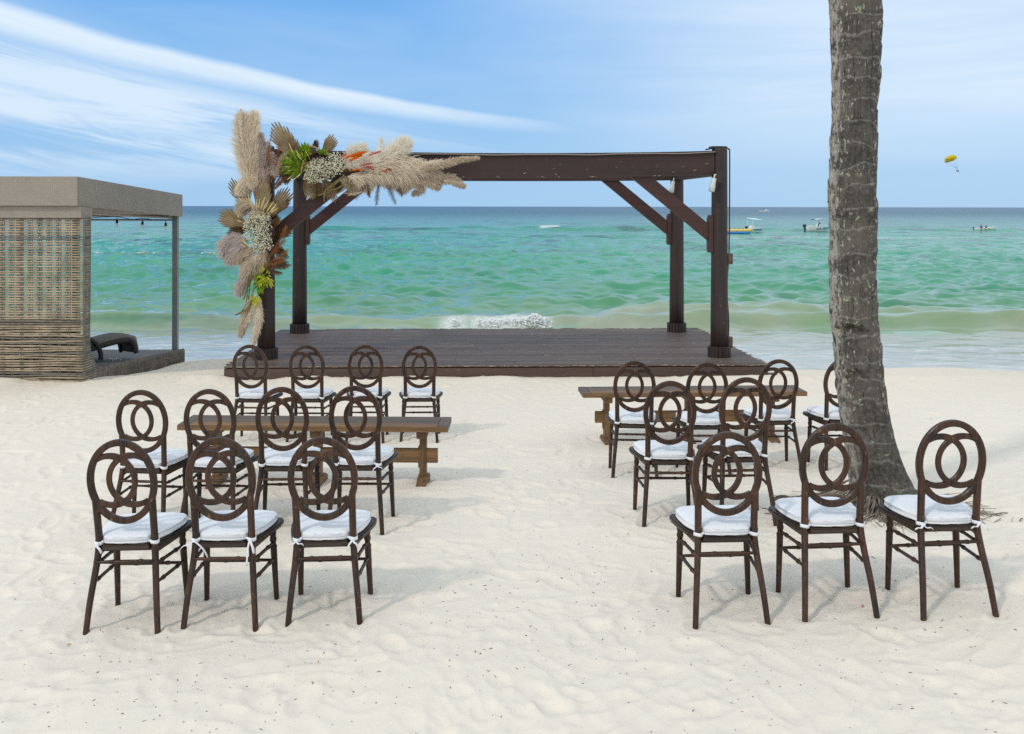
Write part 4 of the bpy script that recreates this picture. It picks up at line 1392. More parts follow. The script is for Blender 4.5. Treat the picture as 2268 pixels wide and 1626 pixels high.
    for i in range(16):
        th = 2 * PI * i / 16 + rr_.uniform(-.15, .15)
        up = rr_.uniform(0.1, 0.9)
        L = rr_.uniform(2.2, 2.8)
        d = Vector((math.cos(th), math.sin(th), 0))
        ax = [top + d * L * t + Vector((0, 0, up * L * t - 1.0 * L * t * t * (0.6 + 0.3 * up))) for t in [k / 14 for k in range(15)]]
        f_ = MB(); f_.tube(ax, [0.02 * (1 - k / 16) for k in range(15)], 5)
        for k in range(2, 15):
            tg = (ax[k] - ax[k - 1]).normalized(); sd_ = tg.cross(Vector((0, 0, 1))).normalized()
            for s in (-1, 1):
                for h in (0, 0.5):
                    p = ax[k - 1].lerp(ax[k], h)
                    ll = 0.55 * math.sin(PI * (0.12 + 0.85 * k / 15))
                    e = p + sd_ * s * ll + tg * 0.25 * ll - Vector((0, 0, 0.35 * ll))
                    w_ = tg * 0.02
                    f_.add([p - w_, p + w_, e], [(0, 1, 2)])
        f_.build('frond', M['frond'], r)
    return r


make_palm()

# ------------------------------------------------------------------ cabana on the left
CB = Vector((-5.28, 12.10, 0))
cab = empty('cabana', (CB.x, CB.y, -0.2), 0, 'woven beach cabana with flat taupe canopy and wicker wall at the picture edge', 'cabana')


def K(x, y, z):                    # cabana point -> local of its empty
    return Vector((x - CB.x, y - CB.y, z + 0.2))


XL = -8.5
m_ = MB()
SR = -0.045
def quadbox(m_, x0, x1, y0, y1, z0, z1, slope):
    vs = [K(x, y, z + slope * (y - 12.1)) for z in (z0, z1) for (x, y) in ((x0, y0), (x1, y0), (x1, y1), (x0, y1))]
    m_.add(vs, [(3, 2, 1, 0), (4, 5, 6, 7), (0, 1, 5, 4), (1, 2, 6, 5), (2, 3, 7, 6), (3, 0, 4, 7)])
# canopy valance: front, right, back, left, each a panel
for (x0, x1, y0, y1) in ((XL, -5.285, 12.10, 12.14), (-5.32, -5.28, 12.142, 16.06), (XL, -5.285, 16.062, 16.10), (XL, XL + 0.04, 12.142, 16.06)):
    m_ = MB(); quadbox(m_, x0, x1, y0, y1, 1.998, 2.362, SR); m_.build('valance', M['roof_weave'], cab)
m_ = MB(); quadbox(m_, XL + 0.045, -5.325, 12.145, 16.055, 2.33, 2.35, SR); m_.build('canopy_top', M['canopy_in'], cab)
m_ = MB(); quadbox(m_, XL + 0.08, -5.36, 12.18, 16.02, 2.03, 2.04, SR); m_.build('canopy_lining', M['canopy_in'], cab)
m_ = MB(); m_.beam(K(-5.286, 12.094, 2.0), K(-5.286, 12.094, 2.36), 0.012, 0.012); m_.build('corner_seam', M['skirt'], cab)
m_ = MB(); quadbox(m_, XL, -5.262, 12.155, 12.50, 1.848, 1.992, SR); m_.build('head_beam', M['roof_weave'], cab)
# posts
for (x, y, w) in ((-5.36, 15.98, 0.085), (-7.93, 15.98, 0.085), (-8.35, 12.3, 0.08), (-5.42, 12.36, 0.06)):
    m_ = MB()
    zb = -0.127 - 0.074 * (y - 12.46)
    m_.box(K(x, y, (zb + 2.0 + SR * (y - 12.1)) / 2), (w, w, 2.0 + SR * (y - 12.1) - zb), bevel=0.004)
    if y > 15: m_.box(K(x, y, zb + 0.012), (w + 0.07, w + 0.07, 0.012))
    m_.build('post', M['gray_metal'], cab)
m_ = MB(); m_.tube([K(-8.3, 15.95, 1.77), K(-5.38, 15.95, 1.765)], 0.013, 8); m_.build('curtain_rail', M['gray_metal'], cab)
m_ = MB(); m_.tube([K(-5.40, 12.5, 1.90), K(-5.40, 15.95, 1.80)], 0.016, 8); m_.build('curtain_rail', M['canopy_in'], cab)
# wicker wall: every horizontal strand and every upright is a piece
rw = random.Random(4)
WALLY = 12.20
XS = XL
def wall_end(z):
    return -5.285 + (0.02 if z > 0 else 0.02)
nst = 68
for i in range(nst):
    z = 1.84 - (i + 0.5) * (2.12 / nst)
    m_ = MB()
    amp = 0.0022 + (0.0032 if z < 0.45 else 0.0)
    p0, p1 = rw.uniform(0, 6), rw.uniform(0, 6)
    pts = []
    nseg = 30
    for k in range(nseg + 1):
        x = XS + (wall_end(z) - XS) * k / nseg
        pts.append(K(x, WALLY - 0.004 * (-1) ** k, z + amp * math.sin(x * 3.1 + p0) + amp * 0.6 * math.sin(x * 8 + p1) + rw.uniform(-1, 1) * amp * 0.25))
    # wraps round the corner and into the return
    zr = z
    dep = 0.19 - 0.02 * max(0, 1.2 - z)
    if z < 0.30: dep = dep + 0.42 * ((0.30 - z) / 0.50) ** 2.2
    pts.append(K(-5.262, WALLY + 0.02, pts[-1].z - 0.2))
    for q in (0.35, 0.7, 1.0): pts.append(K(-5.258, WALLY + 0.02 + dep * q, z))
    m_.tube(pts, 0.0125 + rw.uniform(-0.0008, 0.0008), 6)
    m_.build('strand', M['strand'] if rw.random() < 0.93 else M['skirt'], cab)
nv = 27
for i in range(nv):
    x = -5.31 - i * 0.118
    m_ = MB()
    for off in (-0.012, 0.012):
        pts = []
        for k in range(nst + 1):
            z = 1.85 - k * (2.12 / nst)
            pts.append(K(x + off + 0.003 * math.sin(k * 2.1 + i), WALLY + 0.010 * (-1) ** k, z))
        m_.tube(pts, 0.0075, 5)
    # second layer seen as dark loops behind
    pts = [K(x - 0.045 + 0.008 * math.sin(k * 1.7), WALLY + 0.055 + 0.008 * math.cos(k * 1.7), 1.85 - k * 0.031) for k in range(nst + 1)]
    m_.tube(pts, 0.0085, 5)
    pts = [K(x - 0.075 + 0.008 * math.sin(k * 1.7 + 1), WALLY + 0.075 + 0.008 * math.cos(k * 1.7), 1.85 - k * 0.031) for k in range(nst + 1)]
    m_.tube(pts, 0.0065, 5)
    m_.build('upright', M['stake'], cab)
m_ = MB()
for k, q in enumerate((0.0, 0.25, 0.5, 0.75, 1.0)):       # uprights of the flared return
    pts = []
    for j in range(40):
        z = 1.85 - j * (2.1 / 39)
        dep = 0.19 - 0.02 * max(0, 1.2 - z)
        if z < 0.30: dep = dep + 0.42 * ((0.30 - z) / 0.50) ** 2.2
        pts.append(K(-5.252, WALLY + 0.02 + dep * q, z))
    m_.tube(pts, 0.008 if k in (0, 4) else 0.005, 6)
for j in range(110):                                      # close-set outer weave of the return
    z = 1.84 - j * (2.1 / 110)
    dep = 0.19 - 0.02 * max(0, 1.2 - z)
    if z < 0.30: dep = dep + 0.42 * ((0.30 - z) / 0.50) ** 2.2
    m_.tube([K(-5.246 - 0.01 * (j % 2), WALLY + 0.02 + dep * q, z + 0.002 * math.sin(q * 30 + j)) for q in (0, .25, .5, .75, 1)], 0.005, 5)
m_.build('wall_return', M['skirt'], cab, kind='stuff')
# platform: floor boards, skirt
PS = -0.074
def pz(y): return -0.115 + PS * (y - 12.46)
nf = 22
for i in range(nf):
    y0 = 12.35 + i * (3.70 / nf); y1 = y0 + 3.70 / nf - 0.008
    m_ = MB()
    vs = [K(x, y, pz(y) + dz) for dz in (-0.03, 0.0) for (x, y) in ((XL, y0), (-5.33, y0), (-5.33, y1), (XL, y1))]
    m_.add(vs, [(3, 2, 1, 0), (4, 5, 6, 7), (0, 1, 5, 4), (1, 2, 6, 5), (2, 3, 7, 6), (3, 0, 4, 7)])
    m_.build('floor_board', M['floor_board'], cab)
m_ = MB()
ny = 128
for i in range(ny + 1):
    y = 12.62 + i * (16.10 - 12.62) / ny
    t = pz(y) + 0.012
    m_.tube([K(-5.30, y, t - 0.01), K(-5.262, y + 0.003, t), K(-5.250, y, t - 0.03), K(-5.250 - 0.006 * (i % 2), y, t - 0.25), K(-5.262, y, t - 0.255)], 0.0085, 5)
for k in range(5):
    o_ = 0.02 + k * 0.056
    m_.tube([K(-5.257 + 0.007 * (-1) ** i, 12.60 + i * 3.5 / 64, pz(12.60 + i * 3.5 / 64) - o_) for i in range(65)], 0.007, 5)
for k in range(60):
    x = -5.27 - k * 0.03
    m_.tube([K(x, 16.11, pz(16.1)), K(x, 16.11, pz(16.1) - 0.25)], 0.008, 5)
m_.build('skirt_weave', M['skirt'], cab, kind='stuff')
m_ = MB(); quadbox(m_, XL, -5.40, 12.75, 15.9, -0.30 + 0.02, -0.24 + 0.02, PS); m_.build('floor_frame', M['stake'], cab)
for (x, y) in ((-5.5, 15.6), (-5.5, 13.4), (-8.2, 15.6)):
    m_ = MB(); m_.box(K(x, y, -1.05), (0.1, 0.1, 0.9)); m_.build('foot', M['stake'], cab)

# daybed with brown boards behind the wicker wall
db = empty('wooden_daybed', (-6.98, 12.9, pz(12.9)), 0, 'brown slatted wooden daybed inside the cabana behind the wicker wall', 'daybed')
for i in range(6):
    m_ = MB(); m_.box((0, -0.25, 0.06 + i * 0.115), (3.0, 0.025, 0.108), bevel=0.003); m_.build('back_board', M['brown_board'], db)
for i in range(5):
    m_ = MB(); m_.box((0, -0.16 + i * 0.115, 0.30), (2.5, 0.10, 0.022)); m_.build('seat_board', M['brown_board'], db)
for x in (-1.2, 0, 1.2):
    for y in (-0.22, 0.33):
        m_ = MB(); m_.box((x, y, 0.15), (0.06, 0.05, 0.28)); m_.build('leg', M['brown_board'], db)

# dark wicker lounger on the platform
lg_yaw = R(42)
lg = empty('wicker_lounger', (-5.98, 13.42, pz(13.42) - 0.0), lg_yaw, 'dark wicker sun lounger with taupe cushion on the cabana floor', 'sun lounger')
lg.rotation_euler = (R(-3.2), R(-2), lg_yaw)
def side_rail(y):
    return catmull([(-0.9, y, 0.42), (-0.45, y, 0.17), (-0.1, y, 0.15), (0.25, y, 0.15), (0.55, y, 0.20), (0.80, y, 0.225), (0.91, y, 0.18), (0.95, y, 0.02)], 28)
for y in (0.0, 0.58):
    m_ = MB(); m_.tube(side_rail(y), 0.036, 8); m_.build('side_rail', M['dark_wicker'], lg)
    m_ = MB(); m_.tube(catmull([(-0.15, y - 0.03, 0.20), (0.02, y - 0.03, 0.33), (0.20, y - 0.03, 0.345), (0.37, y - 0.03, 0.24), (0.43, y - 0.03, 0.10), (0.43, y - 0.03, 0.0)], 20), 0.034, 8); m_.build('armrest', M['dark_wicker'], lg)
m_ = MB()
a, b = side_rail(0.04), side_rail(0.54)
vs = a + b; n = len(a)
m_.add(vs, [(k, k + 1, n + k + 1, n + k) for k in range(n - 1)], True); m_.build('woven_bed', M['dark_wicker'], lg)
m_ = MB()
sec = side_rail(0)
vs, fs = [], []
for k, p in enumerate(sec):
    for (yy, h) in ((0.01, 0.03), (0.0, 0.055), (0.03, 0.085), (0.29, 0.092), (0.55, 0.085), (0.58, 0.055), (0.57, 0.03)):
        t = k / (len(sec) - 1)
        vs.append((p.x + (0.05 if t > 0.85 else 0) * h / 0.09, yy, p.z + h * (0.8 if t > 0.9 else 1)))
for k in range(len(sec) - 1):
    for j in range(6): fs.append((k * 7 + j, (k + 1) * 7 + j, (k + 1) * 7 + j + 1, k * 7 + j + 1))
m_.add(vs, fs, True); m_.build('cushion', M['taupe'], lg)
for (x, y) in ((-0.7, 0.03), (-0.7, 0.55), (0.93, 0.55)):
    m_ = MB(); m_.tube([(x, y, 0.0), (x, y, 0.17)], 0.025, 8); m_.build('leg', M['dark_wicker'], lg)

# pair of white flip-flops / paper on the platform
m_ = MB()
pw_ = Vector((-5.62, 13.75, pz(13.75) + 0.015))
for i in range(3): m_.tube(catmull([(i * 0.06, 0, 0), (i * 0.06 + 0.05, 0.03, 0.03), (i * 0.06 + 0.12, 0.02, 0.005)], 8), 0.006, 5)
o = m_.build('white_cord', M['white_plastic']); o.location = pw_; tag(o, 'short white looped cord lying on the cabana floor', 'cord')

# string of bulbs under the canopy
sl = empty('string_lights', (-5.4, 15.9, 1.75), 0, 'black cable with small clear bulbs strung under the cabana canopy', 'string lights')
cab_pts = []
bul = [(196, 493), (259, 492), (315.5, 495), (367, 498)]
kp = [P(120, 480, 15.85), P(196, 482, 15.85), P(225, 481, 15.85), P(259, 480, 15.85), P(290, 486, 15.85), P(315.5, 484, 15.85), P(345, 487, 15.85), P(367, 487, 15.85), P(376, 486, 15.85)]
m_ = MB(); m_.tube([p - sl.location for p in catmull(kp, 50)], 0.006, 6); m_.build('cable', M['black'], sl)
for (x, y) in bul:
    p = P(x, y, 15.85) - sl.location
    m_ = MB(); m_.tube([p + Vector((0, 0, 0.08)), p + Vector((0, 0, 0.03))], 0.005, 6); m_.lathe([(0, 0.01), (0.005, 0.018), (0.05, 0.022), (0.055, 0.018)], 10, p + Vector((0, 0, 0.035)), p + Vector((0, 0, -0.1))); s_ = m_.build('socket', M['black'], sl)
    m_ = MB(); m_.ball(p + Vector((0, 0, -0.045)), 0.024, 10, 8, (1, 1, 1.4)); m_.build('bulb', M['glass'], s_)

# ------------------------------------------------------------------ flower arrangement
A0 = (740, 360, 1.8066)


def PA(zx, zy, Y=12.72):
    return P((zx / A0[2] + A0[0]) / 1.5873, (zy / A0[2] + A0[1]) / 1.5873, Y)


FO = PA(300, 700)
fl = empty('flower_arrangement', FO, 0, 'dried pampas, palm fans and white flowers tied over the left pergola corner', 'flower arrangement')
PXM = 12.72 / F / 1.5873 / A0[2]          # metres per pixel of that crop
rf = random.Random(17)


def rvec(r):
    while True:
        v = Vector((r.uniform(-1, 1), r.uniform(-1, 1), r.uniform(-1, 1)))
        if 0.05 < v.length < 1: return v.normalized()


def plume(pts, hw, m, n=520, wisp=1.0, droop=0.5, w=0.0036, taper=True, Y=12.72, dens_tip=1.0):
    hw *= PXM
    ax = catmull([PA(x, y, Y + (0.05 * i)) - FO for i, (x, y) in enumerate(pts)], 24)
    mb = MB()
    mb.tube(ax, [0.008 * (1 - i / 30) for i in range(25)], 5)
    for i in range(n):
        t = rf.random() ** 0.85
        k = min(int(t * 24), 23); p = ax[k].lerp(ax[k + 1], t * 24 - k)
        tg = (ax[k + 1] - ax[k]).normalized()
        d = rvec(rf); d = (d - tg * d.dot(tg))
        if d.length < 0.05: continue
        d.normalize()
        prof_ = (math.sin(PI * min(1, 0.12 + 0.80 * t)) ** 0.55) if taper else 1.0
        L = hw * prof_ * rf.uniform(0.75, 1.5) * wisp
        fwd = rf.uniform(0.5, 1.3)
        v = (d + tg * fwd).normalized()
        p0 = p; q = [p0]
        vv = v.copy()
        for s in range(3):
            vv = (vv + Vector((0, 0, -droop * 0.30 * (s + 1))) + tg * 0.1 + rvec(rf) * 0.14).normalized()
            q.append(q[-1] + vv * L / 2.2)
        sd_ = vv.cross(Vector((0, 1, 0)) + rvec(rf) * 0.5)
        if sd_.length < 1e-3: continue
        sd_ = sd_.normalized() * w * rf.uniform(0.6, 1.3)
        vs = [q[0] - sd_ * 0.6, q[0] + sd_ * 0.6, q[1] - sd_, q[1] + sd_, q[2] - sd_ * 0.7, q[2] + sd_ * 0.7, q[3]]
        mb.add(vs, [(0, 1, 3, 2), (2, 3, 5, 4), (4, 5, 6)])
    return mb.build('pampas_plume', m, fl)


def fan(base, tip, width, m, Y=12.78, n=11, name='fan_leaf', gap=0.0):
    """pleated dried palm leaf: ribs spread from the base, split near the tips"""
    b0 = PA(*base, Y + 0.04) - FO; t0 = PA(*tip, Y - 0.05) - FO
    ax = t0 - b0; L = ax.length; ax.normalize()
    side = ax.cross(Vector((0, 1, 0))).normalized(); nrm = side.cross(ax).normalized()
    half = math.atan2(width * PXM * 0.62, L * 0.72)
    half = min(half, 1.15) * 0.86
    mb = MB()
    mb.tube([b0 - ax * 0.12, b0], 0.005, 5)
    cup = rf.uniform(-0.15, 0.25)
    for i in range(n):
        u0 = -1 + 2 * i / n; u1 = -1 + 2 * (i + 1) / n
        um = (u0 + u1) / 2
        jag = rf.uniform(-0.05, 0.05)
        ln = L * 1.06 * (1 - 0.42 * um * um + jag)
        rows_ = []
        for r_ in (0.06, 0.3, 0.62, 0.86, 1.0):
            row = []
            shrink = 1.0 if r_ < 0.7 else (0.97 if r_ < 0.9 else 0.35)
            for u, h in ((um + (u0 - um) * shrink, 0.0), (um, 0.010 + 0.010 * r_), (um + (u1 - um) * shrink, 0.0)):
                a_ = u * half
                p = b0 + (ax * math.cos(a_) + side * math.sin(a_)) * ln * r_ + nrm * (h * (1 if i % 1 == 0 else -1) + cup * L * r_ * r_ * (u * u)) + nrm * (-0.10 * L * r_ ** 2)
                row.append(p)
            rows_.append(row)
        vs = [p for row in rows_ for p in row]
        fs = []
        for k in range(4):
            fs += [(k * 3, k * 3 + 1, k * 3 + 4, k * 3 + 3), (k * 3 + 1, k * 3 + 2, k * 3 + 5, k * 3 + 4)]
        mb.add(vs, fs)
    return mb.build(name, m, fl)


def fern(base, tip, m, w=34, Y=12.7, bend=10, n=30, ang=0.6, thick=0.008):
    b0 = PA(*base, Y) - FO; t0 = PA(*tip, Y - 0.06) - FO
    mid = (b0 + t0) / 2 + Vector((bend * PXM, 0, 0))
    ax = catmull([b0, mid, t0], n)
    mb = MB(); mb.tube(ax, [0.007 * (1 - i / (n + 2)) + 0.001 for i in range(n + 1)], 5)
    for k in range(2, n + 1):
        tg = (ax[k] - ax[k - 1]).normalized()
        sd_ = tg.cross(Vector((0, 1, 0))).normalized()
        for s in (-1, 1):
            ll = w * PXM * math.sin(PI * (0.10 + 0.82 * k / n)) ** 0.6 * rf.uniform(0.8, 1.35)
            e = ax[k] + (sd_ * s * ang + tg).normalized() * ll + Vector((0, rf.uniform(-0.03, 0.03), -0.15 * ll))
            pm = ax[k].lerp(e, 0.5) + Vector((0, 0, 0.006))
            q = tg * thick * 0.5 + Vector((0, 0.002, 0))
            mb.add([ax[k] - q, ax[k] + q, pm - q, pm + q, e], [(0, 1, 3, 2), (2, 3, 4)])
    return mb.build('fern_frond', m, fl)


# fans first (behind), then ferns, plumes and flowers
for a in [((575, 400), (405, 150), 150, 'fan'), ((560, 400), (520, 230), 90, 'fan'), ((700, 340), (790, 220), 105, 'fan'), ((645, 320), (682, 243), 50, 'fan_dark'), ((650, 350), (640, 270), 70, 'fan'),
          ((325, 760), (325, 478), 135, 'fan_light'), ((345, 760), (502, 560), 125, 'fan'), ((290, 740), (150, 500), 120, 'fan'), ((260, 800), (58, 715), 150, 'fan'), ((250, 800), (110, 840), 90, 'fan_dark'),
          ((400, 860), (522, 810), 80, 'fan_dark'), ((590, 440), (655, 612), 100, 'fan'), ((640, 440), (700, 600), 90, 'fan_dark'), ((700, 450), (790, 622), 95, 'fan'), ((480, 440), (490, 520), 90, 'fan_dark'),
          ((360, 800), (450, 738), 55, 'fan'), ((330, 720), (430, 650), 100, 'fan_light'), ((340, 1010), (500, 1030), 80, 'fan_dark'), ((380, 900), (490, 985), 80, 'fan_dark'), ((420, 700), (500, 620), 60, 'fan')]:
    fan(a[0], a[1], a[2], M[a[3]], 12.86 if a[3] != 'fan_light' else 12.74)
for a in [((350, 500), (393, 182), 'copper', 30, -8), ((385, 510), (440, 250), 'copper', 30, 6), ((395, 520), (530, 285), 'brown_fern', 32, -6), ((400, 540), (500, 400), 'brown_fern', 34, 0), ((370, 520), (375, 260), 'copper', 26, -6),
          ((410, 540), (520, 450), 'brown_fern', 30, 0), ((400, 560), (470, 480), 'copper', 26, 0),
          ((1010, 470), (920, 610), 'brown_fern', 34, 8), ((1080, 470), (1055, 648), 'brown_fern', 32, -4), ((1110, 450), (1175, 640), 'brown_fern', 36, -6), ((1130, 450), (1218, 590), 'brown_fern', 34, 6), ((990, 490), (1010, 600), 'brown_fern', 26, 0),
          ((340, 1050), (490, 940), 'copper', 34, 0), ((350, 1060), (505, 1035), 'brown_fern', 34, 0), ((380, 960), (480, 790), 'copper', 34, 12), ((360, 1070), (450, 1085), 'brown_fern', 30, 0), ((350, 960), (400, 800), 'brown_fern', 34, 0),
          ((350, 1000), (470, 880), 'copper', 36, 0), ((345, 1040), (470, 1000), 'copper', 30, 0)]:
    fern(a[0], a[1], M[a[2]], a[3], 12.68, a[4])
PL = [
    ([(340, 500), (350, 380), (345, 260)], 34, 'plume_mauve', 500, 1.0, 0.2), ([(400, 470), (440, 400), (500, 330)], 34, 'plume_beige', 420, 1.0, 0.4), ([(440, 470), (400, 420), (380, 330)], 34, 'plume_mauve', 420, 1.0, 0.4),
    ([(230, 480), (215, 300), (190, 130)], 40, 'plume_white', 600, 1.2, 0.1), ([(300, 640), (280, 700), (260, 760)], 44, 'plume_beige', 400, 1.0, 0.5), ([(330, 900), (330, 960), (320, 1020)], 44, 'plume_beige', 500, 1.1, 0.6),
    ([(820, 480), (870, 500), (930, 540)], 40, 'plume_beige', 420, 1.1, 0.7), ([(1100, 440), (1230, 430), (1380, 440)], 50, 'plume_cream', 800, 1.2, 0.5), ([(900, 360), (990, 350), (1080, 360)], 40, 'plume_white', 500, 1.2, 0.3),
    ([(265, 560), (225, 330), (200, 90)], 62, 'plume_cream', 1300, 1.0, 0.15), ([(290, 540), (275, 280), (278, 70)], 44, 'plume_cream', 1100, 0.95, 0.1), ([(310, 490), (322, 340), (318, 205)], 30, 'plume_mauve', 700, 1.0, 0.2),
    ([(270, 440), (225, 500), (190, 565)], 42, 'plume_cream', 700, 1.0, 0.3), ([(200, 250), (190, 130), (193, 45)], 16, 'plume_cream', 160, 0.8, 0.0),
    ([(300, 470), (250, 520), (225, 560)], 38, 'plume_beige', 500, 1.0, 0.3), ([(330, 420), (335, 480), (300, 520)], 40, 'plume_mauve', 400, 1.0, 0.3),
    ([(270, 640), (225, 640), (195, 680)], 44, 'plume_beige', 600, 1.0, 0.5),
    ([(240, 880), (160, 860), (95, 895), (80, 960)], 38, 'plume_mauve', 520, 1.3, 0.6), ([(240, 900), (170, 930), (115, 1010)], 36, 'plume_mauve', 520, 1.2, 0.6),
    ([(290, 930), (215, 950), (185, 1000)], 44, 'plume_beige', 600, 1.0, 0.7), ([(310, 970), (245, 1030), (215, 1130)], 48, 'plume_beige', 900, 1.0, 0.6), ([(330, 960), (270, 1010), (270, 1100)], 44, 'plume_cream', 600, 1.0, 0.6),
    ([(260, 1070), (205, 1130), (180, 1210)], 36, 'plume_mauve', 520, 1.1, 0.7), ([(340, 980), (320, 1040), (300, 1090)], 24, 'plume_beige', 300, 1.0, 0.6),
    ([(270, 1230), (225, 1340), (190, 1480)], 30, 'plume_beige', 620, 1.1, 0.5), ([(285, 1260), (250, 1350), (205, 1440)], 26, 'plume_cream', 420, 1.1, 0.5),
    ([(305, 1230), (308, 1370), (268, 1535)], 30, 'plume_cream', 1100, 0.9, 0.4),
    ([(860, 420), (900, 330), (975, 290)], 40, 'plume_white', 620, 1.1, 0.1), ([(850, 400), (940, 385), (1040, 395)], 40, 'plume_white', 620, 1.0, 0.3), ([(870, 470), (960, 480), (1050, 450)], 52, 'plume_cream', 800, 1.1, 0.6),
    ([(900, 480), (960, 510), (1010, 520)], 40, 'plume_cream', 500, 1.1, 0.7),
    ([(1000, 410), (1120, 340), (1235, 265)], 46, 'plume_white', 1000, 1.2, 0.1), ([(1060, 380), (1180, 320), (1245, 250)], 40, 'plume_white', 700, 1.2, 0.0), ([(1050, 330), (1080, 290), (1085, 235)], 16, 'plume_white', 90, 1.4, 0.0),
    ([(1010, 430), (1170, 390), (1340, 400)], 58, 'plume_cream', 1300, 1.15, 0.6), ([(1010, 470), (1180, 460), (1330, 470)], 56, 'plume_cream', 1200, 1.1, 0.8), ([(1040, 480), (1160, 500), (1240, 530)], 44, 'plume_beige', 700, 1.1, 0.8),
    ([(1340, 415), (1450, 400), (1560, 365), (1700, 350)], 20, 'plume_beige', 700, 1.1, 0.4), ([(1340, 395), (1440, 380), (1560, 385)], 20, 'plume_cream', 420, 1.0, 0.3),
    ([(1240, 480), (1400, 500), (1530, 480), (1608, 528)], 28, 'plume_beige', 800, 1.0, 0.4), ([(1260, 450), (1400, 450), (1500, 490)], 36, 'plume_beige', 700, 1.0, 0.5), ([(1480, 500), (1560, 515), (1612, 535)], 20, 'plume_beige', 500, 0.9, 0.2),
    ([(1200, 500), (1290, 520), (1335, 550), (1290, 582)], 26, 'plume_beige', 520, 1.0, 0.3), ([(1280, 490), (1400, 520), (1450, 535)], 26, 'plume_beige', 420, 1.0, 0.5),
    ([(960, 570), (900, 585), (850, 572)], 8, 'plume_beige', 120, 1.0, 0.1)]
for pts, hw, m, n, wsp, dr in PL:
    plume(pts, hw, M[m], int(n * 1.8), wsp * 1.12, dr, Y=12.66 if hw > 20 else 12.6)
# baby's breath: hair-thin stems and tiny heads
for (cx_, cy_, rx, ry, n) in ((700, 430, 105, 80, 620), (795, 390, 75, 75, 380), (300, 800, 95, 110, 760), (320, 900, 80, 60, 320), (330, 730, 60, 45, 140), (640, 480, 60, 40, 120)):
    mb = MB(); ms = MB()
    c0 = PA(cx_, cy_ + ry * 0.3, 12.72) - FO
    for i in range(n):
        v = rvec(rf) * (rf.random() ** 0.4)
        p = PA(cx_ + v.x * rx, cy_ + v.z * ry, 12.62 + v.y * 0.10) - FO
        s = rf.uniform(0.0055, 0.0105)
        mb.ball(p, s, 4, 3)
        if i % 3 == 0:
            ms.tube([c0.lerp(p, 0.25), c0.lerp(p, 0.7) + rvec(rf) * 0.012, p], 0.0014, 3)
    o = mb.build('white_flowers', M['breath'], fl, kind='stuff')
    o2 = ms.build('flower_stems', M['breath_stem'], fl, kind='stuff')


def leaf_cluster(cx_, cy_, rx, ry, n, m, name, L=0.10, cone=None, Y=12.64):
    mb = MB()
    c0 = PA(cx_ + (cone[0] if cone else 0), cy_ + (cone[1] if cone else 0), Y + 0.05) - FO
    for i in range(n):
        v = rvec(rf) * (rf.random() ** 0.5)
        p = PA(cx_ + v.x * rx, cy_ + v.z * ry, Y + v.y * 0.08) - FO
        d = (p - c0)
        d = (d.normalized() + rvec(rf) * 0.35).normalized() if d.length > 1e-4 else rvec(rf)
        l = L * rf.uniform(0.6, 1.2)
        sd_ = d.cross(Vector((0, 1, 0)) + rvec(rf) * 0.5).normalized() * l * 0.16
        nn_ = d.cross(sd_).normalized() * l * 0.08
        mb.add([p, p + d * l * 0.4 + sd_ + nn_, p + d * l * 0.45, p + d * l * 0.4 - sd_ + nn_, p + d * l], [(0, 1, 2), (0, 2, 3), (1, 4, 2), (2, 4, 3)])
    return mb.build(name, m, fl)
leaf_cluster(545, 395, 62, 62, 150, M['green'], 'green_leaves', 0.115, (45, 20))
leaf_cluster(600, 320, 30, 35, 60, M['green'], 'green_leaves', 0.10, (0, 40))
leaf_cluster(600, 330, 25, 25, 22, M['lime'], 'lime_leaves', 0.09, (0, 30))
leaf_cluster(700, 320, 30, 14, 26, M['green'], 'green_leaves', 0.10, (-30, 20))
leaf_cluster(320, 1130, 32, 60, 70, M['green'], 'green_leaves', 0.10, (10, -60))
leaf_cluster(345, 1115, 32, 55, 46, M['lime'], 'lime_flowers', 0.10, (0, -20), 12.6)
leaf_cluster(300, 1240, 22, 40, 26, M['lime'], 'lime_flowers', 0.09, (20, -60), 12.6)


def spike(a, b, m, r=0.008, name='grass_spike', Y=12.58):
    p = PA(*a, Y) - FO; q = PA(*b, Y - 0.03) - FO
    mb = MB(); mb.tube([p, p.lerp(q, 0.5), p.lerp(q, 0.56), p.lerp(q, 0.8), q], [0.002, 0.002, r, r * 0.9, r * 0.25], 6)
    return mb.build(name, m, fl)
for tip in ((238, 578), (255, 605), (292, 615), (312, 612), (330, 622), (352, 640), (372, 612), (388, 650), (402, 628), (424, 640), (430, 668), (415, 660), (345, 600)):
    spike((305 + (tip[0] - 320) * 0.35, 735), tip, M['spike'])
for b_, tip in (((300, 960), (190, 870)), ((250, 935), (190, 900)), ((250, 930), (205, 865)), ((210, 985), (245, 965)), ((170, 705), (180, 735)), ((240, 660), (175, 605)), ((230, 770), (165, 748)),
                ((560, 390), (495, 258)), ((555, 400), (478, 345)), ((550, 410), (470, 410)), ((560, 420), (488, 435)), ((560, 430), (485, 495)), ((580, 440), (505, 515)), ((590, 380), (540, 300)), ((600, 390), (548, 330)),
                ((620, 420), (590, 485)), ((600, 430), (545, 480)), ((640, 380), (600, 300)), ((355, 470), (368, 405)), ((590, 370), (575, 440))):
    spike(b_, tip, M['spike'] if b_[0] != 355 else M['rope'], 0.007)
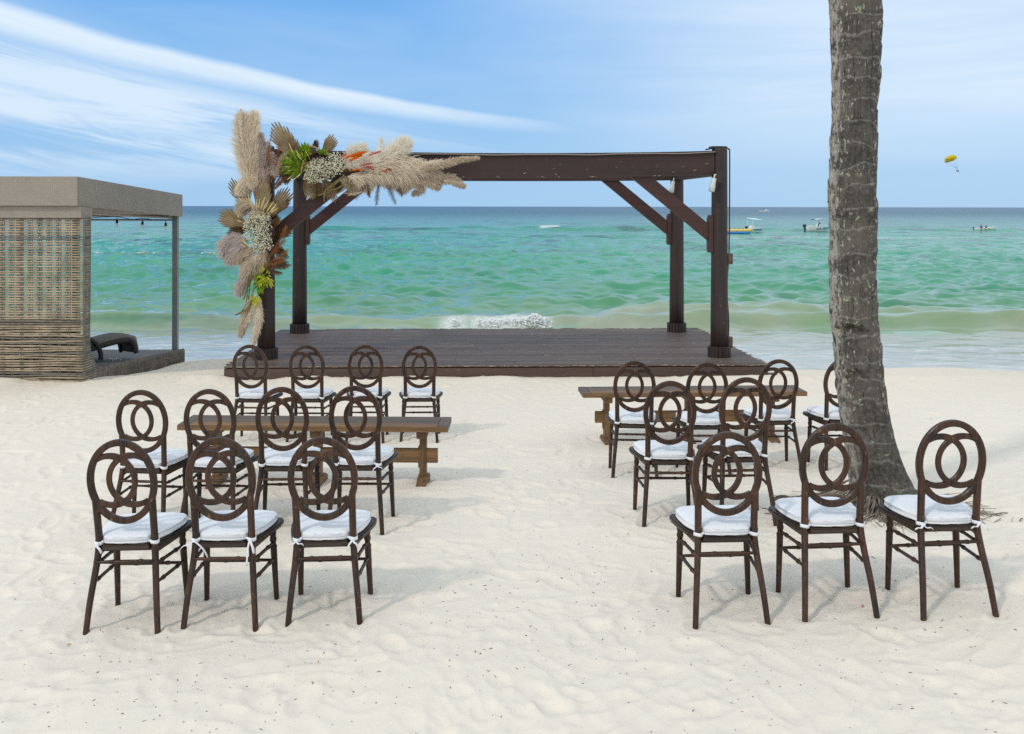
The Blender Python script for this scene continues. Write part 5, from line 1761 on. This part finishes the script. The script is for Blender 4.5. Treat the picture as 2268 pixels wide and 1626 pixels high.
for a, b_, m, w in (((850, 355), (985, 315), 'orange', 16), ((880, 372), (962, 335), 'orange', 11), ((900, 432), (965, 424), 'orange', 7), ((1005, 338), (1080, 312), 'pink', 9), ((955, 400), (1025, 388), 'pink', 8),
                    ((970, 412), (1037, 428), 'pink', 9), ((985, 405), (1030, 412), 'pink', 6), ((1085, 435), (1120, 445), 'pink', 8), ((830, 350), (862, 330), 'pink', 8), ((1110, 430), (1160, 425), 'copper', 8)):
    plume([a, ((a[0] + b_[0]) / 2, (a[1] + b_[1]) / 2 - 2), b_], w, M[m], 260, 0.7, 0.0, 0.006, Y=12.50).name = 'colored_grass_head'
for pts in ([(850, 460), (790, 520), (730, 560), (722, 622)], [(880, 480), (820, 540), (760, 560), (690, 590)], [(900, 490), (850, 550), (800, 580)], [(890, 500), (880, 550), (875, 590)], [(860, 470), (800, 500), (740, 545)],
            [(270, 1080), (250, 1160), (240, 1260), (215, 1340)], [(255, 1090), (235, 1180), (225, 1280), (190, 1340)], [(285, 1080), (275, 1180), (255, 1250)], [(240, 1100), (225, 1200), (210, 1250)], [(265, 1250), (230, 1310), (160, 1350)], [(275, 1240), (245, 1310), (215, 1360)]):
    plume(pts, 5, M['amaranth'], 380, 1.0, 0.4, 0.006, taper=False, Y=12.58).name = 'hanging_amaranth'
m_ = MB()
rp = catmull([PA(605, 292, 12.62) - FO, PA(650, 280, 12.6) - FO, PA(690, 300, 12.6) - FO, PA(735, 315, 12.6) - FO, PA(758, 345, 12.62) - FO], 40)
for s in (0, 2.1, 4.2):
    m_.tube([p + Vector((0.007 * math.cos(i * 0.9 + s), 0.007 * math.cos(i * 0.9 + s + 1), 0.007 * math.sin(i * 0.9 + s))) for i, p in enumerate(rp)], 0.007, 5)
m_.build('tie_rope', M['rope'], fl)
# wire mesh core that the stems are pushed into, dark, hardly seen
m_ = MB()
for pts in ([(300, 560), (330, 800), (320, 1080)], [(420, 440), (650, 400), (900, 430), (1200, 440)]):
    m_.tube([PA(x, y, 12.86) - FO for x, y in pts], [0.05, 0.06, 0.03, 0.03][:len(pts)], 8)
m_.build('stem_bundle', M['fan_dark'], fl)


# ------------------------------------------------------------------ boats, banana boat, parasail, buoys
def hull(L, B, Hh, sheer=0.25, dead=0.35, deck_z=0.7, rows=14):
    """boat hull along +x (bow at +x), waterline at z = 0"""
    secs = []
    for i in range(rows + 1):
        t = i / rows
        x = -L / 2 + L * t
        w = B / 2 * (1 - max(0, (t - 0.45) / 0.55) ** 2.1) * (0.94 + 0.06 * min(1, t * 3))
        w = max(w, 0.02)
        top = Hh * (1 + sheer * t ** 2.2)
        keel = -0.25 + 0.30 * max(0, (t - 0.7) / 0.3) ** 2 * (1 + Hh)
        sl = 0.12 * L * (t ** 6)
        secs.append([(x + sl * 0.9, -w, top), (x + sl * 0.5, -w * 0.92, top * 0.45), (x, -w * 0.78, 0.02 + keel * 0.2), (x, 0, keel), (x, w * 0.78, 0.02 + keel * 0.2), (x + sl * 0.5, w * 0.92, top * 0.45), (x + sl * 0.9, w, top), (x + sl * 0.9, w * 0.82, top - 0.02), (x + sl * 0.8, w * 0.8, top * 0.6), (x + sl * 0.8, -w * 0.8, top * 0.6), (x + sl * 0.9, -w * 0.82, top - 0.02)])
    vs = [p for s in secs for p in s]
    n = len(secs[0]); fs = []
    for i in range(rows):
        for k in range(n): fs.append((i * n + k, i * n + (k + 1) % n, (i + 1) * n + (k + 1) % n, (i + 1) * n + k))
    fs.append(tuple(range(n))); fs.append(tuple(rows * n + k for k in range(n))[::-1])
    return MB().add(vs, fs, False)


def text_mesh(txt, size, mat_, parent, loc, rot, name='lettering'):
    cu = bpy.data.curves.new('lettering', 'FONT')
    cu.body = txt; cu.size = size; cu.extrude = 0.004; cu.align_x = 'CENTER'; cu.align_y = 'CENTER'
    tmp = bpy.data.objects.new('tmp', cu); C.objects.link(tmp)
    me = bpy.data.meshes.new_from_object(tmp)
    bpy.data.objects.remove(tmp); bpy.data.curves.remove(cu)
    me.materials.clear(); me.materials.append(mat_)
    o = bpy.data.objects.new(name, me); C.objects.link(o); o.parent = parent
    o.location = loc; o.rotation_euler = rot
    return o


def outboard(parent, x, col, s=1.0, y=0.0):
    m_ = MB()
    m_.box((x - 0.30 * s, y, 0.75 * s), (0.52 * s, 0.36 * s, 0.42 * s), Matrix.Rotation(0.1, 3, 'Y'), 0.10 * s)
    m_.box((x - 0.25 * s, y, 0.40 * s), (0.26 * s, 0.22 * s, 0.5 * s), bevel=0.05 * s)
    m_.box((x - 0.28 * s, y, 0.02), (0.16 * s, 0.10 * s, 0.5 * s))
    return m_.build('outboard_motor', col, parent)


def person(name, loc, rz, lab, shirt, trousers_, seated=True, s=1.0):
    """one continuous skinned figure, seated with bent hips and knees"""
    if seated:
        J = [(0, 0, 0.10), (0, 0.02, 0.30), (0, 0.03, 0.50), (0, 0.03, 0.58), (0, 0.05, 0.66), (0, 0.06, 0.76),
             (-0.18, 0.02, 0.50), (-0.26, 0.12, 0.28), (-0.18, 0.34, 0.25), (0.18, 0.02, 0.50), (0.26, 0.12, 0.28), (0.18, 0.34, 0.25),
             (-0.10, 0.05, 0.08), (-0.13, 0.45, 0.14), (-0.13, 0.52, -0.28), (-0.13, 0.62, -0.30), (0.10, 0.05, 0.08), (0.13, 0.45, 0.14), (0.13, 0.52, -0.28), (0.13, 0.62, -0.30)]
    Rr = [.15, .14, .14, .06, .085, .10, .065, .05, .035, .065, .05, .035, .09, .07, .045, .035, .09, .07, .045, .035]
    E = [(0, 1), (1, 2), (2, 3), (3, 4), (4, 5), (2, 6), (6, 7), (7, 8), (2, 9), (9, 10), (10, 11), (0, 12), (12, 13), (13, 14), (14, 15), (0, 16), (16, 17), (17, 18), (18, 19)]
    me = bpy.data.meshes.new('person'); me.from_pydata([Vector(j) * s for j in J], E, [])
    o = bpy.data.objects.new(name, me); C.objects.link(o)
    sk = o.modifiers.new('skin', 'SKIN'); ss = o.modifiers.new('sub', 'SUBSURF'); ss.levels = 1; ss.render_levels = 1
    for i, r_ in enumerate(Rr): me.skin_vertices[0].data[i].radius = (r_ * s, r_ * s)
    me.skin_vertices[0].data[0].use_root = True
    me.materials.append(shirt)
    o.location = loc; o.rotation_euler = (0, 0, rz)
    m_ = MB(); m_.ball(Vector((0, 0.04, 0.80)) * s, 0.105 * s, 10, 8); m_.build('hair', trousers_, o)
    return tag(o, lab, 'person')


# 1: small boat with flat sun roof, seen from its stern quarter
d1 = 4.0 * F / (513.5 - 458)
b1 = P(1671, 513, d1); b1.z = SEA
bo = empty('motorboat', b1, R(28), 'small white and blue motorboat with a flat sun roof behind the banana boat', 'boat', 'boats on the sea')
hull(2.9, 1.5, 0.62).build('hull', M['boat_white'], bo)
m_ = MB()
for s in (-1, 1): m_.box((0.05, s * 0.735, 0.36), (1.7, 0.02, 0.20))
m_.build('blue_stripe', M['boat_blue'], bo)
m_ = MB(); m_.box((0.0, 0, 2.05), (2.0, 1.6, 0.10), Matrix.Rotation(0.06, 3, 'Y') @ Matrix.Rotation(0.16, 3, 'X'), 0.02); m_.build('sun_roof', M['canvas_pale'], bo)
for x in (-0.9, 0.9):
    for y in (-0.65, 0.65):
        m_ = MB(); m_.tube([(x * 1.12, y * 1.02, 0.55), (x, y, 2.0)], 0.030, 6); m_.build('roof_pole', M['boat_white'], bo)
m_ = MB(); m_.box((-0.5, 0.1, 0.80), (0.6, 0.6, 0.5), bevel=0.05); m_.build('console', M['boat_white'], bo)
outboard(bo, -1.40, M['engine'], 0.95)
# banana boat
d2 = 4.0 * F / (517 - 458)
b2 = P(1628, 517, d2); b2.z = SEA
bb = empty('banana_boat', b2, R(4), 'yellow and blue inflatable banana boat floating beside the pergola post', 'inflatable boat')
m_ = MB(); m_.tube(catmull([(-2.9, 0, 0.42), (-2.4, 0, 0.42), (1.6, 0, 0.42), (2.3, 0, 0.50), (2.75, 0, 0.66)], 30), [0.12, .22, .26] + [0.27] * 22 + [0.25, .22, .18, .13, .07, .03], 12); m_.build('top_tube', M['banana_yellow'], bb)
for s in (-1, 1):
    m_ = MB(); m_.tube(catmull([(-2.7, s * 0.42, 0.12), (-1, s * 0.42, 0.10), (1.4, s * 0.42, 0.10), (2.2, s * 0.42, 0.16)], 20), [0.1] + [0.19] * 19 + [0.08], 10); m_.build('side_tube', M['banana_blue'], bb)
m_ = MB()
for i in range(6): m_.tube([(-1.9 + i * 0.62, -0.1, 0.68), (-1.9 + i * 0.62, -0.1, 0.80), (-1.9 + i * 0.62, 0.1, 0.80), (-1.9 + i * 0.62, 0.1, 0.68)], 0.03, 5)
m_.build('grab_handles', M['red'], bb)
# 2: centre-console boat beside the palm
d3 = 4.0 * F / (511 - 458)
b3 = P(1812, 511, d3); b3.z = SEA
q = empty('motorboat', b3, R(12), 'white centre console motorboat with T-top just left of the palm trunk', 'boat', 'boats on the sea')
hull(4.3, 1.7, 0.72, 0.35).build('hull', M['boat_white'], q)
m_ = MB(); m_.beam((-0.4, -0.9, 1.95), (1.0, -0.0, 2.05), 0.02, 0.02); 
m_ = MB()
vs, fs = [], []
for i in range(7):
    for y in (-0.7, -0.35, 0, 0.35, 0.7):
        x = -0.75 + i * 0.30
        vs.append((x, y, 1.88 + 0.03 * i + 0.10 * math.sin(PI * i / 6) - 0.05 * (y / 0.7) ** 2))
n_ = len(vs); vs2 = vs + [(x, y, z - 0.05) for x, y, z in vs]
for i in range(6):
    for j in range(4):
        a = i * 5 + j
        fs.append((a, a + 5, a + 6, a + 1)); fs.append((n_ + a, n_ + a + 1, n_ + a + 6, n_ + a + 5))
m_.add(vs2, fs, True); m_.build('t_top', M['canvas_pale'], q)
for x, dx in ((-0.35, 0.1), (0.35, -0.05)):
    for y in (-0.42, 0.42):
        m_ = MB(); m_.tube([(x, y, 0.5), (x + dx, y, 1.93)], 0.035, 6); m_.build('t_top_pole', M['boat_white'], q)
m_ = MB(); m_.box((0.0, 0, 0.85), (0.55, 0.6, 0.75), bevel=0.08); m_.build('console', M['boat_white'], q)
m_ = MB(); m_.box((0.15, -0.2, 1.25), (0.06, 0.5, 0.3), Matrix.Rotation(-0.4, 3, 'Y')); m_.box((-0.12, -0.32, 0.95), (0.2, 0.04, 0.3)); m_.build('windscreen', M['canvas_dark'], q)
m_ = MB()
for k in range(4): m_.tube([(-0.78, -0.45 + k * 0.3, 1.86), (-1.05, -0.45 + k * 0.3, 1.90)], 0.05, 6)
m_.build('rod_holders', M['engine'], q)
m_ = MB(); m_.box((-1.35, 0, 0.80), (0.6, 0.9, 0.14), bevel=0.04); m_.build('stern_seat', M['plume_white'], q)
outboard(q, -2.15, M['engine'], 1.15)
text_mesh('QUEST', 0.36, M['ink'], q, (-0.25, -0.845, 0.36), (R(82), 0, 0))
m_ = MB(); m_.box((0.95, -0.815, 0.46), (1.0, 0.02, 0.32), Matrix.Rotation(0.08, 3, 'Z')); m_.build('side_panel', M['boat_teal'], q)
# 3: far boat on the horizon
d4 = 4.0 * F / (466 - 458)
b4 = P(1694, 466, d4 * 0.72); b4 = Vector(((1694 - CX) / F * 760, 760, SEA))
q4 = empty('motorboat', b4, R(3), 'tiny white boat with a dark canopy close to the horizon', 'boat', 'boats on the sea')
hull(7.6, 2.4, 1.0, 0.3).build('hull', M['boat_white'], q4)
m_ = MB(); m_.box((-1.8, 0, 2.75), (2.6, 2.0, 0.12)); m_.build('canopy', M['canvas_dark'], q4)
for x in (-2.9, -0.8):
    for y in (-0.8, 0.8):
        m_ = MB(); m_.tube([(x, y, 0.8), (x, y, 2.75)], 0.05, 5); m_.build('canopy_pole', M['boat_gray'], q4)
m_ = MB(); m_.box((0.8, 0, 1.5), (1.3, 1.3, 0.9), bevel=0.2); m_.build('cabin', M['boat_white'], q4)
# 4: speedboat to the right with two people
d5 = 4.0 * F / (511 - 459.5)
b5 = P(2181, 511, d5); b5.z = SEA
q5 = empty('speedboat', b5, R(6), 'low white speedboat with red stripes and a blue motor, right of the palm', 'boat', 'boats on the sea')
hull(3.55, 1.3, 0.38, 0.9).build('hull', M['boat_white'], q5)
m_ = MB()
for k in range(3): m_.box((-0.9 + k * 0.65, -0.655, 0.20 + 0.06 * k), (0.5, 0.02, 0.07), Matrix.Rotation(0.5, 3, 'Y'))
m_.build('red_stripes', M['red'], q5)
outboard(q5, -1.85, M['boat_blue'], 0.62)
pp = b5 + Vector((-0.72, -0.15, 0.28)); person('person', pp, R(-84), 'person in a red cap seated at the stern of the speedboat', M['wear_dark'], M['red'], s=0.85)
pp = b5 + Vector((0.15, -0.1, 0.20)); person('person', pp, R(-84), 'person in dark clothes seated forward in the speedboat', M['wear_dark'], M['engine'], s=0.8)

# parasail
PY = 520.0
pc = P(2105, 352, PY)
ps = empty('parasail', pc, 0, 'yellow parasail canopy with black lettering in the sky right of the palm', 'parasail')
S = PY / F                                  # metres per picture pixel there
rot = Matrix.Rotation(R(-24), 3, 'Y')
mb = MB()
NU, NV = 40, 14
vs, fs = [], []
rx, ry, rz_ = 13.6 * S, 11.0 * S, 9.0 * S
for j in range(NV + 1):
    th = (PI * 0.60) * j / NV
    for i in range(NU):
        ph = 2 * PI * i / NU
        sc_ = 1 + 0.035 * math.cos(ph * 10) * (j / NV)
        p = Vector((math.sin(th) * math.cos(ph) * rx * sc_, math.sin(th) * math.sin(ph) * ry * sc_, math.cos(th) * rz_ * 1.0 - 1.5 * S))
        vs.append(rot @ p)
holes = set()
for k in range(4):
    a = int(NU * (0.62 + 0.085 * k))
    for j in range(7, 10): holes.add((j, a % NU)); 
for j in range(NV):
    for i in range(NU):
        if (j, i) in holes: continue
        if j == 11 and (i % 5 == 0): continue
        fs.append((j * NU + i, j * NU + (i + 1) % NU, (j + 1) * NU + (i + 1) % NU, (j + 1) * NU + i))
mb.add(vs, fs, True)
mb.build('canopy', M['chute'], ps)
hp = P(2120.5, 377.5, PY) - pc
m_ = MB()
for i in range(0, NU, 5):
    m_.tube([vs[NV * NU + i], hp + Vector((0, 0, 1.0))], 0.022, 3)
m_.build('suspension_lines', M['boat_gray'], ps)
m_ = MB(); m_.tube([hp + Vector((-0.7, 0, 0.9)), hp + Vector((0.7, 0, 0.7))], 0.05, 5); m_.build('spreader_bar', M['boat_gray'], ps)
for tx, zz, sz in (('PARTICX', -1.9, 4.6), ('MALUNA', -5.6, 4.2)):
    o = text_mesh(tx, sz * S, M['ink'], ps, (-5.6 * S, -ry * 0.98, (zz + 0.3) * S), (R(90), R(-8), R(-12)))
for k, dx in enumerate((-0.35, 0.35)):
    person('person', pc + hp + Vector((dx, 0, -0.6)), PI + 0.3 * k, ('left person hanging in the harness below the parasail', 'right person hanging in the harness below the parasail')[k], M['wear_dark'], M['engine'], s=1.15)

# buoy line
bl = empty('buoy_line', P(340, 565, 4.0 * F / 108), 0, 'line of small orange and pale floats across the water behind the cabana', 'buoy line')
rb = random.Random(2)
pts = []
for px in list(range(195, 520, 9)):
    p = P(px, 565 + 0.6 * math.sin(px * 0.05), 4.0 * F / 109.0); p.z = SEA + 0.10
    pts.append(p - bl.location)
m_ = MB(); m_.tube([p + Vector((0, 0, 0.0 + 0.05 * math.sin(i * 1.3))) for i, p in enumerate(pts)], 0.010, 4); m_.build('rope', M['rope'], bl)
for px, big in ((215, 1), (308, 1), (314, .8), (319, 1.1), (341, 1), (385, .8), (448, .9), (466, 1.1), (475, .8), (271, .7), (492, .8)):
    p = P(px, 565, 4.0 * F / 109.0); p.z = SEA + 0.14
    m_ = MB(); m_.ball(p - bl.location, 0.085 * big, 8, 6, (1.5, 1, 0.9)); m_.build('float', M['float'] if rb.random() < 0.6 else M['float_white'], bl)

# ------------------------------------------------------------------ small things on the sand
hx = P(1735, 1106, 6.15)
hz0 = sand_z(hx.x, hx.y)
hk = empty('coconut_husk', (hx.x, hx.y, hz0), 0, 'dry grey brown palm flower husk on the sand behind a reddish chair', 'husk')
m_ = MB()
vs, fs = [], []
for j in range(7):
    th = PI * 0.5 * j / 6
    for i in range(14):
        ph = 2 * PI * i / 14
        s = 0.055 * (1 + 0.14 * math.sin(ph * 3) + rf.uniform(-.05, .05))
        vs.append((math.sin(th) * math.cos(ph) * s * 1.25, math.sin(th) * math.sin(ph) * s, 0.055 + math.cos(th) * 0.06))
for j in range(6):
    for i in range(14): fs.append((j * 14 + i, j * 14 + (i + 1) % 14, (j + 1) * 14 + (i + 1) % 14, (j + 1) * 14 + i))
m_.add(vs, fs, True); m_.build('shell', M['husk'], hk)
m_ = MB()
for i in range(26):
    a = rf.uniform(0, 6.28)
    m_.tube([(0.05 * math.cos(a), 0.045 * math.sin(a), 0.065), (0.06 * math.cos(a), 0.06 * math.sin(a), 0.02), (0.075 * math.cos(a + .3), 0.07 * math.sin(a + .3), -0.005)], 0.0025, 4)
m_.build('fibres', M['root'], hk)

rq = random.Random(33)
tw = MB()
for i in range(1150):
    if rq.random() < 0.5:
        cx_, cy_ = rq.choice([(0.4, 5.4), (-2.3, 4.0), (-1.5, 3.9), (1.2, 4.2), (0.0, 4.6), (1.4, 11.6), (-0.8, 3.9), (2.0, 5.0)])
        x, y = rq.gauss(cx_, 0.35), rq.gauss(cy_, 0.35)
    else:
        y = 3.4 + 10 * rq.random() ** 1.5; x = rq.uniform(-0.56, 0.56) * y
    if y > 12.2 or y < 3.2: continue
    z = sand_z(x, y)
    L = 0.0015 + 0.006 * rq.random() ** 2.0 * (1 + 0.06 * y) * (1.8 if rq.random() < 0.06 else 1)
    a = rq.uniform(0, PI)
    d = Vector((math.cos(a), math.sin(a), rq.uniform(-.1, .2))) * L
    w = rq.uniform(0.0007, 0.0019) * (1 + 0.04 * y)
    w *= 0.8; c = Vector((x, y, z + w))
    tw.tube([c - d, c + Vector((rq.uniform(-1, 1) * L * .3, rq.uniform(-1, 1) * L * .3, 0.001)), c + d], [w, w, w * 0.5], 3)
tag(tw.build('beach_debris', M['twig']), 'tiny dark twigs and bits of seaweed scattered over the sand', 'debris', kind='stuff')
shl = MB()
for i in range(1500):
    y = 3.4 + 7 * rq.random() ** 1.4
    x = rq.uniform(-0.56, 0.56) * y
    if rq.random() < 0.3: x, y = rq.gauss(1.9, 0.5), rq.gauss(5.0, 0.6)
    if y < 3.2: continue
    s = rq.uniform(0.0012, 0.0030) * (2.2 if rq.random() < 0.05 else 1)
    shl.ball((x, y, sand_z(x, y) + s * 0.4), s, 4, 3, (rq.uniform(.8, 1.8), 1, .7))
tag(shl.build('shell_fragments', M['shell']), 'white shell crumbs sprinkled over the sand', 'shell fragments', kind='stuff')


def leaf_bit(px, py, L, m, lab, a=0.5):
    p = on_plane(px, py, 0.0)
    for _ in range(6):
        p = on_plane(px, py, sand_z(p.x, p.y))
    w = L * 0.3
    mb = MB(); mb.add([(-L, 0, 0.002), (-L * .3, w, 0.006), (L * .4, w * .8, 0.009), (L, 0, 0.003), (L * .3, -w * .8, 0.005), (-L * .4, -w, 0.003), (0, 0, 0.012)], [(0, 6, 1), (1, 6, 2), (2, 6, 3), (3, 6, 4), (4, 6, 5), (5, 6, 0)])
    o = mb.build('fallen_leaf', m); o.location = p + Vector((0, 0, 0.003)); o.rotation_euler = (0, 0, a)
    tag(o, lab, 'leaf')
leaf_bit(1911, 1346, 0.012, M['petal'], 'tiny crimson petal on the sand between the two front right chairs')
leaf_bit(1391, 1185, 0.008, M['yellow_leaf'], 'tiny yellow leaf bit on the bare sand of the aisle')
leaf_bit(1393, 1108 - 60, 0.016, M['twig'], 'short brown leaf scrap on the aisle beyond the middle rows', 0.1)
leaf_bit(258, 985, 0.018, M['green_leaf'], 'thin olive leaf on the sand left of the outermost bench chair', 0.2)
leaf_bit(1389, 866, 0.03, M['green_leaf'], 'green leaf on the sand just in front of the deck', 0.1)
leaf_bit(152, 1432, 0.012, M['yellow_leaf'], 'yellow leaf curl on the sand in front of the outer left chair')
leaf_bit(705, 1470, 0.008, M['yellow_leaf'], 'yellow leaf crumb on the foreground sand below the left aisle chair', 1.2)
leaf_bit(1700, 1515, 0.010, M['yellow_leaf'], 'small ochre leaf scrap on the foreground sand below the right aisle chair', 2.0)
leaf_bit(1770, 1242, 0.022, M['rope'], 'tan leaf strip on the sand between the first two right chairs', 0.2)
